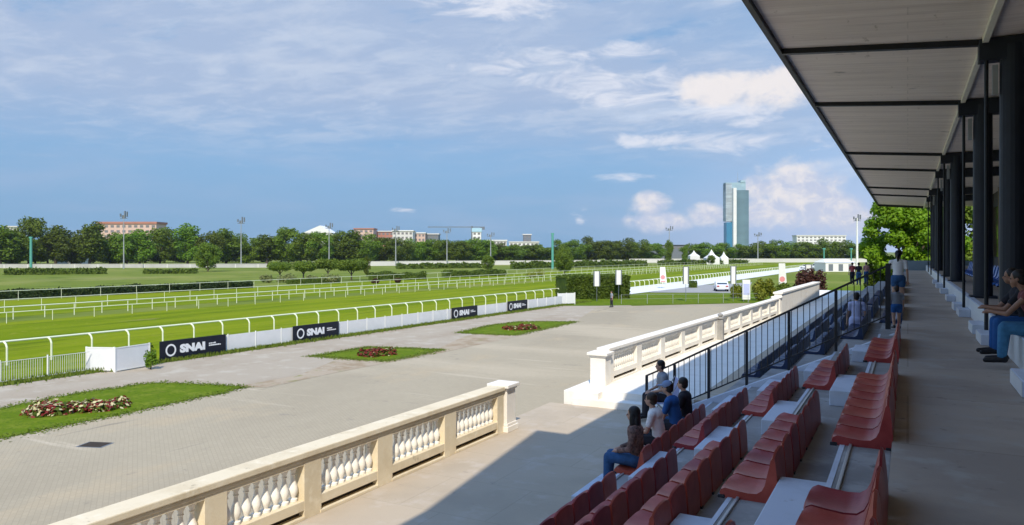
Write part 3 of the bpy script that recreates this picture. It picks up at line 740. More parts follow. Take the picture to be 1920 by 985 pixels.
def tree_proto(name, seed, kind, m, n, leaf):
    cen, rad, core = crown_variant(seed, kind)
    t = thing(name, 'x', 'tree')
    q = scatter_leaves(n, cen, rad, leaf, shell=.30, seed=seed)
    link('crown', leaf_mesh('crown', q, m), None, t)
    tr = MB().tube((0, 0, -.01), (.01, 0, .32), .022, .014, n=7)
    for k in range(4):
        a = k * 1.57 + seed; tr.tube((.01, 0, .26), (.16 * math.cos(a), .16 * math.sin(a), .52), .011, .004, n=5)
    link('trunk', tr, m_bark, t)
    return t
PROT = {'broad': [tree_proto('broadleaf_tree', 20 + i, 'broad', m_leafd, 6500, .023) for i in range(4)],
        'tall': [tree_proto('broadleaf_tree', 40 + i, 'tall', m_leafd, 4500, .021) for i in range(2)],
        'round': [tree_proto('round_tree', 60 + i, 'round', m_leafm, 9000, .022) for i in range(2)]}
PUSED = {}
def place_tree(kind, px, base_d, top_py, wpx, label, group=None, variant=None, dz=0):
    lst = PROT[kind]; v = variant if variant is not None else random.randrange(len(lst)); p = lst[v]
    o = copy_tree(p) if PUSED.get((kind, v)) else p; PUSED[(kind, v)] = True
    x, y = D(px, base_d); h = ZD(top_py, base_d) - GZ; wscale = {'broad': .86, 'tall': .56, 'round': .90}[kind]
    wd = wpx / F_PX * base_d
    o.location = (x, y, GZ + dz); s = wd / wscale; o.scale = (s, s, h / .98); o.rotation_euler.z = random.uniform(0, 6.28)
    o['label'] = label; o['category'] = 'tree'
    if group: o['group'] = group
    elif 'group' in o: del o['group']
    return o
# far tree line: front rank and the rank behind
tops = [(-30, 428), (0, 424), (28, 436), (66, 409), (104, 424), (134, 432), (168, 416), (206, 436), (238, 440), (262, 430), (300, 428), (352, 419), (392, 434), (424, 430), (462, 438),
        (500, 441), (541, 428), (576, 438), (600, 436), (634, 434), (655, 432), (690, 438), (720, 446), (748, 446), (778, 447), (806, 449), (832, 450), (860, 452), (886, 447), (908, 450), (935, 456), (962, 459),
        (990, 460), (1014, 458), (1050, 450), (1078, 450), (1108, 444), (1136, 452), (1168, 446), (1198, 449), (1224, 457), (1300, 457), (1325, 455), (1352, 456), (1380, 458), (1405, 456), (1432, 452),
        (1458, 450), (1482, 454), (1508, 454), (1530, 458), (1552, 447), (1578, 450), (1602, 456), (1628, 455)]
for i, (px, ty) in enumerate(tops):
    d = 300 + 150 * max(0, min(1, px / 1300)); wpx = 72 - 22 * px / 1300 if px < 1300 else 50
    place_tree(random.choice(['broad', 'broad', 'tall' if px < 700 else 'broad']), px, d + random.uniform(-6, 6), ty, wpx * random.uniform(.92, 1.15),
               'dark green tree in the front rank of the far tree line, %s from the left' % ordn(i + 1), 'trees in the front rank of the far tree line')
for i in range(46):
    px = -20 + i * 36.5; d = 350 + 150 * max(0, min(1, px / 1300)); ty = np.interp(px, [0, 300, 600, 900, 1200, 1640], [449, 449, 453, 463, 465, 465]) + random.uniform(-4, 5)
    place_tree('broad', px, d, ty, 74, 'tree of the rear rank seen between the front trees, %s from the left' % ordn(i + 1), 'trees in the rear rank of the far tree line')
# infield trees and bushes
place_tree('round', 390, 216, 454, 54, 'round clipped-looking green tree standing alone in front of the left tree line', variant=0)
place_tree('round', 1058, 190, 462, 40, 'dark round tree standing beside the green pole', variant=1)
place_tree('round', 915, 225, 478, 30, 'small yellowish round tree behind the long infield hedge')
place_tree('tall', 1255, 330, 451, 22, 'narrow dark conical tree in front of the low dark building', variant=0)
place_tree('tall', 1283, 330, 460, 18, 'narrow tree just right of the conical one', variant=1)
place_tree('tall', 688, 170, 480, 18, 'small pale young tree right of the flat topped trees')
place_tree('round', 1333, 330, 478, 20, 'small round bush in front of the white tents')
# flat topped infield trees
def flat_tree(label, pxs, d, top, bot_crown, seed):
    x0, y0 = D(pxs[0], d); x1, y1 = D(pxs[1], d); cx, cy = (x0 + x1) / 2, (y0 + y1) / 2; w = math.hypot(x1 - x0, y1 - y0)
    zt, zb = ZD(top, d), ZD(bot_crown, d); t = thing('flat_topped_tree', label, 'tree', (cx, cy, GZ), 0, 'flat topped infield trees'); rs = random.Random(seed)
    n = max(4, int(w / 1.1)); h = (zt - zb); n = n + 3; dirv = Vector((x1 - x0, y1 - y0, 0)).normalized()
    cen = []; rad = []
    for i in range(n * 2):
        f = rs.uniform(-.5, .5); q = dirv * f * (w - 1.2) + Vector((-dirv.y, dirv.x, 0)) * rs.uniform(-1.2, 1.2); cen.append((q.x, q.y, (zt + zb) / 2 - GZ + rs.uniform(-.12, .15) * h)); rad.append((1.15, 1.3, h * .5))
    link('crown', leaf_mesh('crown', scatter_leaves(1500 * n // 2, cen, rad, .17, seed=seed), m_leafm), None, t)
    mb = MB().tube((0, 0, 0), (0, 0, (zt + zb) / 2 - GZ), .16, .1, n=7)
    for s in (-1, 1): mb.tube((0, 0, (zb - GZ) * .55), tuple(dirv * s * w * .25 + Vector((0, 0, (zt + zb) / 2 - GZ))), .09, .05, n=6)
    link('trunk', mb, m_bark, t)
flat_tree('flat topped tree at the left end of the infield group', (502, 548), 160, 493, 507, 1)
flat_tree('smallest flat topped tree, second in the infield group', (552, 586), 155, 491, 508, 2)
flat_tree('broad flat topped tree in the middle of the infield group', (590, 640), 160, 487, 504, 3)
flat_tree('spreading flat topped tree at the right end of the infield group', (632, 686), 150, 487, 507, 4)
def bush(name, label, cat, px0, px1, top, d, m, seed, n=1600, depth=None, leaf=.12, group=None, zb=0):
    x0, y0 = D(px0, d); x1, y1 = D(px1, d); cx, cy = (x0 + x1) / 2, (y0 + y1) / 2; w = math.hypot(x1 - x0, y1 - y0); h = ZD(top, d) - GZ - zb
    t = thing(name, label, cat, (cx, cy, GZ + zb), math.atan2(y1 - y0, x1 - x0), group); rs = random.Random(seed); dp = depth or w * .5
    cen = [(rs.uniform(-.36, .36) * w, rs.uniform(-.3, .3) * dp, rs.uniform(.25, .72) * h) for _ in range(14)]; rad = [(w * .17, dp * .25, h * .27)] * 14
    core = MB().ball((0, 0, h * .42), w * .22, dp * .22, h * .25)
    link('foliage', leaf_mesh('foliage', scatter_leaves(n, cen, rad, leaf, shell=.5, seed=seed), m, core), None, t)
    mb = MB()
    for k in range(5): mb.tube((0, 0, 0), (rs.uniform(-.2, .2) * w, rs.uniform(-.2, .2) * dp, h * .4), .03, .015, n=5)
    link('stem', mb, m_bark, t)
    return t
def hedge(label, pts, d_or_h, m=m_hedge, wd=1.0, h=1.0, seed=3, dens=60, leaf=.13, name='clipped_hedge', cat='hedge', ragged=.08, zb=0):
    """pts: ground points (x, y) of its run"""
    a = Vector((*pts[0], 0)); b = Vector((*pts[1], 0)); L_ = (b - a).length; t = thing(name, label, cat, ((a.x + b.x) / 2, (a.y + b.y) / 2, GZ + zb), math.atan2(b.y - a.y, b.x - a.x))
    rs = np.random.RandomState(seed); n = min(26000, int(dens * (L_ * (2 * h + wd)) + 200))
    f = rs.rand(n); side = rs.choice(3, n, p=[h / (2 * h + wd), wd / (2 * h + wd), h / (2 * h + wd)])
    x = (f - .5) * L_; y = np.where(side == 0, -wd / 2, np.where(side == 2, wd / 2, (rs.rand(n) - .5) * wd)); z = np.where(side == 1, h, rs.rand(n) * h)
    wob = ragged * (np.sin(x * 1.3 + seed) + np.sin(x * .47 + 2 * seed))
    P = np.stack([x, y, z * (1 + wob)], 1) + rs.normal(size=(n, 3)) * leaf * .45
    nn = rs.normal(size=(n, 3)); nn /= np.linalg.norm(nn, axis=1)[:, None]; tt = np.cross(nn, rs.normal(size=(n, 3))); tt /= np.linalg.norm(tt, axis=1)[:, None]; bb = np.cross(nn, tt)
    s = leaf * (.6 + .8 * rs.rand(n))[:, None]; q = np.stack([P - tt * s, P - bb * s * .6, P + tt * s, P + bb * s * .6], 1).reshape(-1, 3)
    core = MB().box(-L_ / 2 + .05, L_ / 2 - .05, -wd / 2 + .06, wd / 2 - .06, 0, h * .93)
    link('foliage', leaf_mesh('foliage', q, m, core), None, t)
    return t
g = lambda px, py: G(px, py)
hedge('long low dark hedge crossing the left of the infield', (g(-60, 566), g(472, 540)), 0, h=1.05, wd=.9, seed=1, dens=40, leaf=.16, m=mat('hedge_dark', (.018, .036, .008), .7, 0, .8, col2=(.04, .065, .012), transl=.1))
hedge('dark hedge below the white wall at far left', (g(8, 516), g(200, 514)), 0, h=1.3, wd=1.5, seed=2, dens=14, leaf=.3)
hedge('far hedge below the white wall between the light masts', (g(270, 514), g(370, 513)), 0, h=1.0, wd=1.5, seed=12, dens=14, leaf=.3)
hedge('short dark hedge before the flat topped trees', (g(538, 533), g(636, 530)), 0, h=.75, wd=.9, seed=4, dens=50, leaf=.12)
hedge('bushy green hedge right of the flat topped trees', (g(694, 527), g(796, 524)), 0, h=1.45, wd=1.6, seed=5, dens=30, leaf=.18, ragged=.14)
hedge('dark green straight hedge in the middle of the infield', (g(832, 521), g(945, 517)), 0, h=1.35, wd=1.6, seed=6, dens=24, leaf=.2)
hedge('long far hedge behind the green pole', (g(960, 505), g(1210, 499)), 0, h=2.0, wd=2, seed=7, dens=6, leaf=.45, ragged=.12)
hedge('far hedge below the wall at centre', (g(745, 505), g(900, 503)), 0, h=1.5, wd=2, seed=8, dens=8, leaf=.4)
hedge('far low hedge in front of the white tents', (g(1235, 497), g(1400, 495)), 0, h=1.7, wd=2, seed=9, dens=6, leaf=.45)
for i, (a0, b0, tp) in enumerate([(486, 512, 514), (516, 560, 512), (572, 600, 513), (602, 640, 512)]):
    bush('tall_grass_tuft', 'pale ornamental grass clump in front of the flat topped trees, %s from the left' % ORD[i], 'grass clump', a0, b0, tp, 138, m_reed, 100 + i, 900, leaf=.16, group='pale grass clumps')
for i, (a0, b0, tp, d) in enumerate([(696, 712, 522, 135), (740, 752, 521, 138), (985, 1005, 508, 160), (1000, 1030, 503, 170)]):
    bush('low_shrub', 'low brownish infield shrub, %s from the left' % ORD[i], 'shrub', a0, b0, tp, d, m_leafy if i > 1 else m_leafr, 120 + i, 500, leaf=.12, group='low infield shrubs')
# big clipped hedge behind the fence end
ha, hb = G(1052, 560), G(1160, 558)
hedge('big square clipped hedge at the end of the fence', (ha, (hb[0] + .6, hb[1])), 0, h=2.75, wd=4.6, seed=10, dens=190, leaf=.13, ragged=.015)
hedge('small square green hedge by the white railing', (g(1292, 540), g(1306, 540)), 0, h=.95, wd=1.0, seed=14, dens=120, leaf=.1)
bush('round_shrub', 'yellowish green shrub beside the white box sign', 'shrub', 1368, 1398, 531, 92, m_leafy, 130, 1400)
bush('round_shrub', 'yellow green rounded shrub between the signs', 'shrub', 1408, 1456, 519, 88, m_leafy, 131, 4200)
bush('round_shrub', 'dark green shrub right of the yellow green one', 'shrub', 1446, 1482, 528, 90, m_leafm, 132, 1800)
bush('maroon_shrub', 'large dark maroon leaved shrub behind the parapet', 'shrub', 1482, 1546, 500, 84, m_leafr, 133, 3600, leaf=.16)
# big bright tree beyond the canopy
def big_tree(label, x, y, h, r, m, seed, n=14000, leaf=.26, name='plane_tree'):
    rs = random.Random(seed); t = thing(name, label, 'tree', (x, y, GZ)); cen = []; rad = []
    for i in range(120):
        a = rs.uniform(0, 6.28); e = rs.uniform(-1.1, 1.35); rr = r * .82 * math.cos(e) * rs.uniform(.75, 1.05)
        cen.append((rr * math.cos(a), rr * math.sin(a), h * .60 + h * .36 * math.sin(e))); q = rs.uniform(.13, .24) * r; rad.append((q, q, q * .8))
    link('crown', leaf_mesh('crown', scatter_leaves(n, cen, rad, leaf, shell=.25, seed=seed, up=.5), m), None, t)
    mb = MB().tube((0, 0, 0), (.1, 0, h * .42), .4, .26, n=10)
    for k in range(6): a = k * 1.05; mb.tube((.1, 0, h * .36), (r * .35 * math.cos(a), r * .35 * math.sin(a), h * .58), .17, .06, n=7)
    link('trunk', mb, m_bark, t)
big_tree('big bright green leafy tree at the far end of the canopy', .2, 90, 12.5, 5.3, m_leafb, 5, n=52000, leaf=.19)
big_tree('second leafy tree behind the bright one at the canopy end', 5.5, 99, 12.5, 6.5, m_leafm, 8, n=22000)
bush('dark_hedge_bush', 'dark bush under the bright tree beyond the railing', 'shrub', 1622, 1668, 474, 80, m_hedge, 140, 3000, leaf=.2)

# ================================================================== FENCES AND RAILS OF THE COURSE
def running_rail(label, s0, s1, n_off, pitch=2.2, h=1.2, thick=.05, arm=True, group='white running rails'):
    base = TP(s0, n_off); t = thing('running_rail', label, 'running rail', tuple(base), math.atan2(TD.y, TD.x), group)
    L_ = s1 - s0; n = int(L_ / pitch)
    link('rail', MB().tube((0, 0, h), (L_, 0, h), thick * 1.15, n=8), m_cream, t)
    def post(x):
        mb = MB()
        if arm: mb.path([(x, -.34, 0), (x, -.34, h - .28), (x, -.24, h - .10), (x, -.02, h)], thick, n=7)
        else: mb.tube((x, 0, 0), (x, 0, h), thick * .9, n=6)
        return mb
    for i in range(min(n, 100)): link('post', post(i * pitch), m_cream, t)
    if n > 100:
        mb = MB()
        for i in range(100, n): mb.tube((i * pitch, 0, 0), (i * pitch, 0, h), thick, n=5, cap=False)
        o = link('post', mb, m_cream, t); o['kind'] = 'stuff'
SO = on_fence(6, 5.6)
def off_at(px, py, z): # sideways distance of a picture point at height z
    p = Vector((*G(px, py, z), 0)); return (p - P0).dot(TN), (p - P0).dot(TD)
nr, sr = off_at(6, 641, GZ + 1.2)
nr2, sr2 = off_at(1000, 545.5, GZ + 1.2)
nra = (nr + nr2) / 2
running_rail('white running rail with curved posts on the near side of the turf', sr - 2.2 * 8, sr + 330, nra, 2.2, thick=.05)
f1, s1_ = off_at(69, 596, GZ); f2, _ = off_at(870, 540, GZ); print('far rail', f1, f2, nr, nr2)
running_rail('white running rail on the far side of the wide turf', -30, 330, f1, 2.6, thick=.042, h=1.1, arm=False)
running_rail('white running rail a little in front of the far side rail', -25, 260, f1 - 3.5, 3.6, thick=.03, h=.9, arm=False)
running_rail('thin white running rail beyond the low dark hedge line', 0, 300, f1 + 9, 3.4, thick=.03, arm=False)
running_rail('faint distant running rail of the second track', 20, 420, f1 + 26, 5, thick=.03, arm=False)

# white panel fence
bd = [(297, 421), (547, 633), (845, 893), (950, 987)]
bs = [(on_fence(a), on_fence(b)) for a, b in bd]
t = thing('panel_fence', 'white panel fence with thin posts between gravel and running rail', 'fence', tuple(TP(0, 0)), math.atan2(TD.y, TD.x))
s_end = on_fence(1058); s = -14.0; sw = on_fence(160); sv = on_fence(291)
m_mesh = mat('pale_mesh', (.66, .67, .64), .6, .05)
i = 0
while s < s_end:
    solid = s > sv - .5; L_ = 2.0 if not solid else 2.0
    if not (sw - .3 < s + 1 < sv):
        e = min(s + L_, s_end)
        if solid: link('panel', MB().box(s + .05, e - .05, -.012, .012, .14, 1.02), m_panel, t)
        else:
            mb = MB()
            for k in range(int((e - s - .1) / .10)): mb.box(s + .06 + k * .10, s + .075 + k * .10, -.006, .006, .12, 1.0)
            for z in (.12, .98): mb.box(s + .05, e - .05, -.014, .014, z, z + .025)
            link('mesh_panel', mb, m_mesh, t)
        link('post', MB().tube((s, 0, 0), (s, 0, 1.08), .035, n=8), m_white, t)
    s += L_
# angled white hoarding pushed out from the fence
for i, (a, b, lab) in enumerate([((162, 697), (214, 698), 'left panel of the white hoarding jutting into the gravel'), ((216, 699), (280, 688), 'right panel of the white hoarding beside the planter')]):
    A_ = Vector((*G(*a), 0)); B2 = Vector((*G(*b), 0)); L_ = (B2 - A_).length
    t = thing('hoarding_panel', lab, 'panel', (A_.x, A_.y, GZ), math.atan2(B2.y - A_.y, B2.x - A_.x), 'white hoarding panels')
    link('board', MB().box(0.02, L_ - .02, -.012, .012, .12, 1.15), m_panel, t); link('frame', MB().box(0, L_, -.025, .025, 1.152, 1.2).box(0, L_, -.025, .025, .07, .118), m_white, t)
    for x in (0, L_): link('post', MB().box(x - .03, x + .03, -.03, .03, 0, 1.22), m_white, t)
pl = G(268, 684); bush('hedge_planter', 'ragged green planter bush behind the white hoarding', 'shrub', 222, 292, 641, 37.8, m_hedge, 150, 900, depth=.7, leaf=.07)
bush('hedge_planter', 'small dark plant at the left end of the first black board', 'shrub', 268, 296, 655, 36.6, m_leafd, 151, 600, depth=.5, leaf=.06)
# end barrier
A_ = Vector((*G(1046, 573), 0)); t = thing('end_barrier', 'short white slatted barrier at the end of the panel fence', 'barrier', (A_.x, A_.y, GZ), R(60))
link('board', MB().box(0, 2.3, -.012, .012, .15, 1.3), m_panel, t)
for x in (0, 1.15, 2.3): link('post', MB().box(x - .035, x + .035, -.03, .03, 0, 1.36), m_white, t)
gpoly('pale_path', [G(1150, 556), G(1166, 541), G(1280, 528), G(1400, 513), G(1520, 499), G(1522, 505), G(1400, 523), G(1280, 540.5)], GZ + .040, mat('white_gravel', (.72, .71, .66), .9, .06, 1))

# advertising boards
def text_mesh(body, size, ext=.004, off=.0, shear=0):
    cu = bpy.data.curves.new('txt', 'FONT'); cu.body = body; cu.size = size; cu.extrude = ext; cu.offset = off; cu.shear = shear; cu.resolution_u = 3
    o = bpy.data.objects.new('txt', cu); COL.objects.link(o); dg = bpy.context.evaluated_depsgraph_get(); me = bpy.data.meshes.new_from_object(o.evaluated_get(dg))
    bpy.data.objects.remove(o); bpy.data.curves.remove(cu); return me
def fit(me, w, h, cx, cz, y):
    co_ = np.empty(len(me.vertices) * 3); me.vertices.foreach_get('co', co_); co_ = co_.reshape(-1, 3)
    mn, mx = co_.min(0), co_.max(0); out = np.zeros_like(co_)
    out[:, 0] = cx + (co_[:, 0] - (mn[0] + mx[0]) / 2) / (mx[0] - mn[0]) * w
    out[:, 2] = cz + (co_[:, 1] - (mn[1] + mx[1]) / 2) / (mx[1] - mn[1]) * h
    out[:, 1] = y - co_[:, 2]
    me.vertices.foreach_set('co', out.ravel()); me.update(); return me
for i, (a, b) in enumerate(bs):
    L_ = b - a; base = TP(a, -.10)
    t = thing('advertising_board', 'black board with white ring and SNAI lettering, %s from the left on the fence' % ORD[i], 'advertising board', tuple(base), math.atan2(TD.y, TD.x), 'black boards on the panel fence')
    link('board', MB().box(0, L_, -.02, .02, .08, 1.10), m_board, t, bevel=.004)
    r = .33; cx, cz = L_ * .155, .58; mb = MB(); n = 28
    vs = []
    for k in range(n):
        a_ = 2 * math.pi * k / n
        for rr, yy in ((r, -.022), (r * .72, -.022), (r, -.030), (r * .72, -.030)): vs.append((cx + rr * .95 * math.cos(a_), yy, cz + rr * math.sin(a_)))
    fs = []
    for k in range(n):
        q = (k + 1) % n; fs += [(4 * k + 2, 4 * k + 3, 4 * q + 3, 4 * q + 2), (4 * k, 4 * k + 2, 4 * q + 2, 4 * q), (4 * k + 1, 4 * q + 1, 4 * q + 3, 4 * k + 3)]
    mb.add(vs, fs); link('ring', mb, m_letter, t)
    link('lettering', fit(text_mesh('SNAI', .5, .004, .034, .0), L_ * .38, .47, L_ * .475, .60, -.026), m_letter, t)
    mb = MB()
    for (x0, x1, z) in ((.725, .84, .70), (.725, .93, .58)):
        x = x0
        while x < x1 - .012:
            w = random.uniform(.016, .03); mb.box(L_ * x, L_ * min(x + w, x1), -.030, -.022, z - .035, z + .04 * random.choice((.6, 1))); x += w + .006
    link('small_lettering', mb, m_letter, t)

# ================================================================== BANNERS, POLES, SIGNS
def banner(label, px, base_py, top_py, wpx, m, d=None, framed=True, zbot=None, group='upright banners by the lawn'):
    x, y = G(px, base_py); d = F_PX * (HC - GZ) / (base_py - HZ); zt = ZD(top_py, d) - GZ; w = wpx / F_PX * d; zb = zbot * zt if zbot else zt * .50
    t = thing('banner', label, 'banner', (x, y, GZ), TH, group)
    link('pole', MB().tube((0, .03, 0), (0, .03, zt), .03, n=8), m_bgrey, t)
    link('cloth', MB().box(-w / 2, w / 2, -.006, .006, zb, zt - .06), m, t)
    if framed:
        link('frame', MB().box(-w / 2 - .14, w / 2 + .14, -.02, .02, zt - .058, zt).box(-w / 2 - .14, -w / 2 - .002, -.02, .02, zb, zt - .06).box(w / 2 + .002, w / 2 + .14, -.02, .02, zb, zt - .06), m_bgrey, t)
    return t
banner('narrow white banner in front of the left end of the square hedge', 1119, 566, 508, 8, m_white)
banner('narrow white banner at the right end of the square hedge', 1160, 562, 506, 8, m_white)
banner('black framed white banner left of the parked car', 1286, 566, 500, 7, m_white)
banner('black framed white banner behind the parked car', 1375, 566, 499, 7, m_white)
banner('white banner in front of the maroon shrub', 1516, 566, 496, 9, m_white)
for px, by, ty, lab in ((1243, 541, 501, 'pink and white flag banner by the white fence'), (1467, 556, 494, 'pink and white flag banner beside the maroon shrub')):
    x, y = G(px, by); d = F_PX * (HC - GZ) / (by - HZ); zt = ZD(ty, d) - GZ
    t = thing('flag_banner', lab, 'banner', (x, y, GZ), TH, 'pink flag banners')
    link('pole', MB().tube((-.45, 0, 0), (-.45, 0, zt), .03, n=6), m_white, t)
    link('cloth', MB().add([(-.42, -.01, zt * .28), (.62, -.01, zt * .26), (.35, -.01, zt), (-.42, -.01, zt), (-.42, .01, zt * .28), (.62, .01, zt * .26), (.35, .01, zt), (-.42, .01, zt)],
                           [(0, 1, 2, 3), (7, 6, 5, 4), (0, 4, 5, 1), (1, 5, 6, 2), (2, 6, 7, 3), (3, 7, 4, 0)]), m_white, t)
    link('emblem', MB().tube((-.02, -.012, zt * .52), (-.02, -.018, zt * .52), .36, n=20).box(-.36, .4, -.018, -.012, zt * .30, zt * .36), m_pink, t)
t = thing('box_sign', 'white standing box sign beside the yellowish shrub', 'sign', (*G(1399, 566), GZ), TH)
link('panel', MB().box(-.45, .45, -.12, .12, .25, 2.55), m_white, t, bevel=.02); link('face', MB().box(-.36, .36, -.128, -.122, .8, 2.1), m_fabl, t)
for x in (-.3, .3): link('leg', MB().box(x - .04, x + .04, -.04, .04, 0, .25), m_bgrey, t)
# thin wire railing before the lawn
a = Vector((*G(1165, 571), 0)); b = Vector((*G(1420, 568), 0)); L_ = (b - a).length
t = thing('wire_railing', 'thin grey wire railing along the edge of the lawn verge', 'railing', (a.x, a.y, GZ), math.atan2(b.y - a.y, b.x - a.x))
for i in range(int(L_ / 3) + 1): link('post', MB().tube((i * 3, 0, 0), (i * 3, 0, 1.1), .03, n=6), m_alu, t)
link('wire', MB().tube((0, 0, 1.05), (L_, 0, 1.05), .012, n=5).tube((0, 0, .6), (L_, 0, .6), .01, n=5), m_alu, t)
# light masts
def mast(px, base_py, top_py, lab, m=m_alu, r=.22, head=True):
    x, y = G(px, base_py); d = F_PX * (HC - GZ) / (base_py - HZ); H = ZD(top_py, d) - GZ
    t = thing('light_mast', lab, 'light mast', (x, y, GZ), TH, 'floodlight masts of the racecourse')
    link('pole', MB().tube((0, 0, 0), (0, 0, H * .93), r * d / 250, r * .5 * d / 250, n=10), m, t)
    if head:
        w = 6.5 / F_PX * d
        for i, (xx, zz, hh) in enumerate(((-w * .9, H * .90, H * .055), (-w * .3, H * .87, H * .06), (w * .35, H * .87, H * .13), (w * .95, H * .90, H * .09))):
            link('lamp', MB().box(xx - w * .14, xx + w * .14, -.25, .25, zz, zz + hh), m_bgrey, t)
        link('crossbar', MB().box(-w, w, -.1, .1, H * .868, H * .88), m_bgrey, t)
mast(232, 504, 396, 'pale light mast in front of the pink building')
mast(452, 502, 407, 'light mast right of the lone round tree')
mast(617, 500, 418, 'light mast right of the white gabled roof')
mast(742, 499, 424, 'light mast in front of the long pink building')
mast(838, 498, 428, 'light mast left of the small crane', )
mast(920, 495, 436, 'light mast near the low white roofs')
mast(1255, 490, 424, 'distant light mast rising behind the conical tree')
mast(1421, 492, 436, 'thin light mast right of the glass tower')
t = mast(1607, 500, 402, 'thick whitish light mast by the bright tree', m=m_white, r=.42)
mast(1631, 500, 440, 'shorter white mast against the bright tree', m=m_white, r=.30, head=False)
for px, by, ty, lab in ((58, 505, 447, 'green painted pole before the left trees'), (1036, 505, 440, 'green painted pole beside the dark round tree'), (1545, 500, 468, 'thin green pole behind the white tents at right'), (1596, 500, 468, 'thin green pole right of the white tents')):
    x, y = G(px, by); d = F_PX * (HC - GZ) / (by - HZ); H = ZD(ty, d) - GZ
    t = thing('green_pole', lab, 'pole', (x, y, GZ), TH, 'green poles'); link('pole', MB().tube((0, 0, 0), (0, 0, H), .42 if px < 1500 else .25, .36 if px < 1500 else .2, n=10), m_teal, t)
    link('head', MB().box(-.5, .5, -.3, .3, H, H + .5), m_teal, t)

# white boundary wall far behind
def lowwall(label, a, b, h, name='boundary_wall', m=m_bwhite):
    A_ = Vector((*a, 0)); B2 = Vector((*b, 0)); L_ = (B2 - A_).length; t = thing(name, label, 'wall', (A_.x, A_.y, GZ), math.atan2(B2.y - A_.y, B2.x - A_.x))
    link('wall', MB().box(0, L_, -.15, .15, 0, h), m, t); link('coping', MB().box(0, L_, -.22, .22, h + .002, h + .12), m_bpale, t)
    mb = MB(); x = 4
    while x < L_: mb.box(x, x + .4, -.17, -.152, 0, h); x += 8
    link('pilaster', mb, m_bpale, t)
lowwall('long white wall below the trees at the left', G(-60, 503), G(520, 502), 1.3, m=mat('grey_white_wall', (.46, .45, .42), .85, .15, .2))
lowwall('long white wall below the trees at the centre', G(560, 500), G(1180, 495), 1.8, m=m_bpale)
lowwall('white wall below the trees at the right', G(1180, 493), G(1640, 492), 2.0, m=m_bpale)

# ================================================================== FAR BUILDINGS
def building(label, px0, px1, top, d, m, roof=None, storeys=3, nwin=8, roof_h=0, base=None, name='apartment_building', depth=14, cat='building', gable=False):
    x0, y0 = D(px0, d); x1, y1 = D(px1, d); w = math.hypot(x1 - x0, y1 - y0); H = ZD(top, d) - GZ
    t = thing(name, label, cat, ((x0 + x1) / 2, (y0 + y1) / 2, GZ), TH)
    hw = w / 2; rh = roof_h / F_PX * d
    link('wall', MB().box(-hw, hw, 0, depth, 0, H - rh), m, t)
    if roof:
        if gable: link('roof', MB().add([(-hw, -.5, H - rh + .01), (hw, -.5, H - rh + .01), (hw * .15, -.5, H), (-hw, depth, H - rh + .01), (hw, depth, H - rh + .01), (hw * .15, depth, H)], [(0, 1, 2), (5, 4, 3), (0, 2, 5, 3), (1, 4, 5, 2), (0, 3, 4, 1)]), roof, t)
        else: link('roof', MB().box(-hw - .6, hw + .6, -.6, depth + .6, H - rh + .01, H), roof, t)
    sh = 3.3; n = min(storeys, int((H - rh) / sh))
    for s in range(n):
        zt = H - rh - .8 - s * sh
        for k in range(nwin):
            xc = -hw + w * (k + .5) / nwin; link('window', MB().box(xc - w / nwin * .28, xc + w / nwin * .28, -.05, .06, zt - 1.6, zt), m_farwin, t)
    return t
building('pink apartment block with red roof edge behind the left trees', 183, 293, 416, 480, m_bwarm, m_bred, 3, 10, 4)
building('small white building glimpsed at far left behind trees', 10, 32, 424, 480, m_bwhite, m_bpale, 2, 3, 2)
building('white gabled hall roof left of the centre trees', 568, 624, 423, 520, m_bpale, m_bwhite, 2, 5, 14, gable=True, name='gabled_hall')
building('pinkish apartment block with tower, left end of the long skyline row', 664, 700, 428, 560, m_bwarm, m_bred, 3, 4, 2)
building('long reddish brick block in the middle of the skyline row', 700, 738, 433, 575, m_bred, m_bpale, 3, 5, 2)
building('cream block with flat roof beside the brick block', 736, 774, 432, 560, m_bpale, m_bwhite, 3, 5, 2)
building('pale peach block at the right end of the skyline row', 770, 797, 436, 575, m_bwarm, m_bwhite, 3, 4, 2)
building('grey slate flat block after the peach one', 797, 822, 438, 585, m_bgrey, m_bpale, 3, 4, 2)
building('low white flat building right of the crane', 912, 950, 450, 640, m_bpale, m_bwhite, 2, 6, 2)
building('white building group left of the green pole', 955, 1010, 453, 640, m_bwhite, m_bpale, 2, 7, 2)
building('small grey rooftop block above the white group', 981, 996, 439, 660, m_bgrey, m_bpale, 3, 2, 2)
building('low dark blue-grey building behind the conical tree', 1212, 1292, 459, 470, m_bgrey, m_bgrey, 1, 10, 1, name='low_building')
building('distant white housing block right of the glass tower', 1494, 1586, 441, 900, m_bwhite, m_bpale, 3, 12, 2)
building('pale house glimpsed through the left trees', 104, 136, 464, 330, m_bpale, m_bred, 2, 4, 3)
building('white rounded stair tower beside the crane', 886, 902, 428, 620, m_bwhite, mat('pale_blue_glass', (.4, .6, .7), .3), 3, 2, 7, name='stair_tower', depth=8)
# crane
x, y = D(885, 700); t = thing('tower_crane', 'thin tower crane with long jib over the skyline', 'crane', (x, y, GZ), TH)
H = ZD(424, 700) - GZ; link('mast', MB().box(-.8, .8, -.8, .8, 0, H), m_bgrey, t); link('jib', MB().box(-42, 12, -.35, .35, H - 1.4, H - .6), m_bgrey, t); link('counterweight', MB().box(8, 12, -1, 1, H - 3.5, H - 1.4), m_bgrey, t)
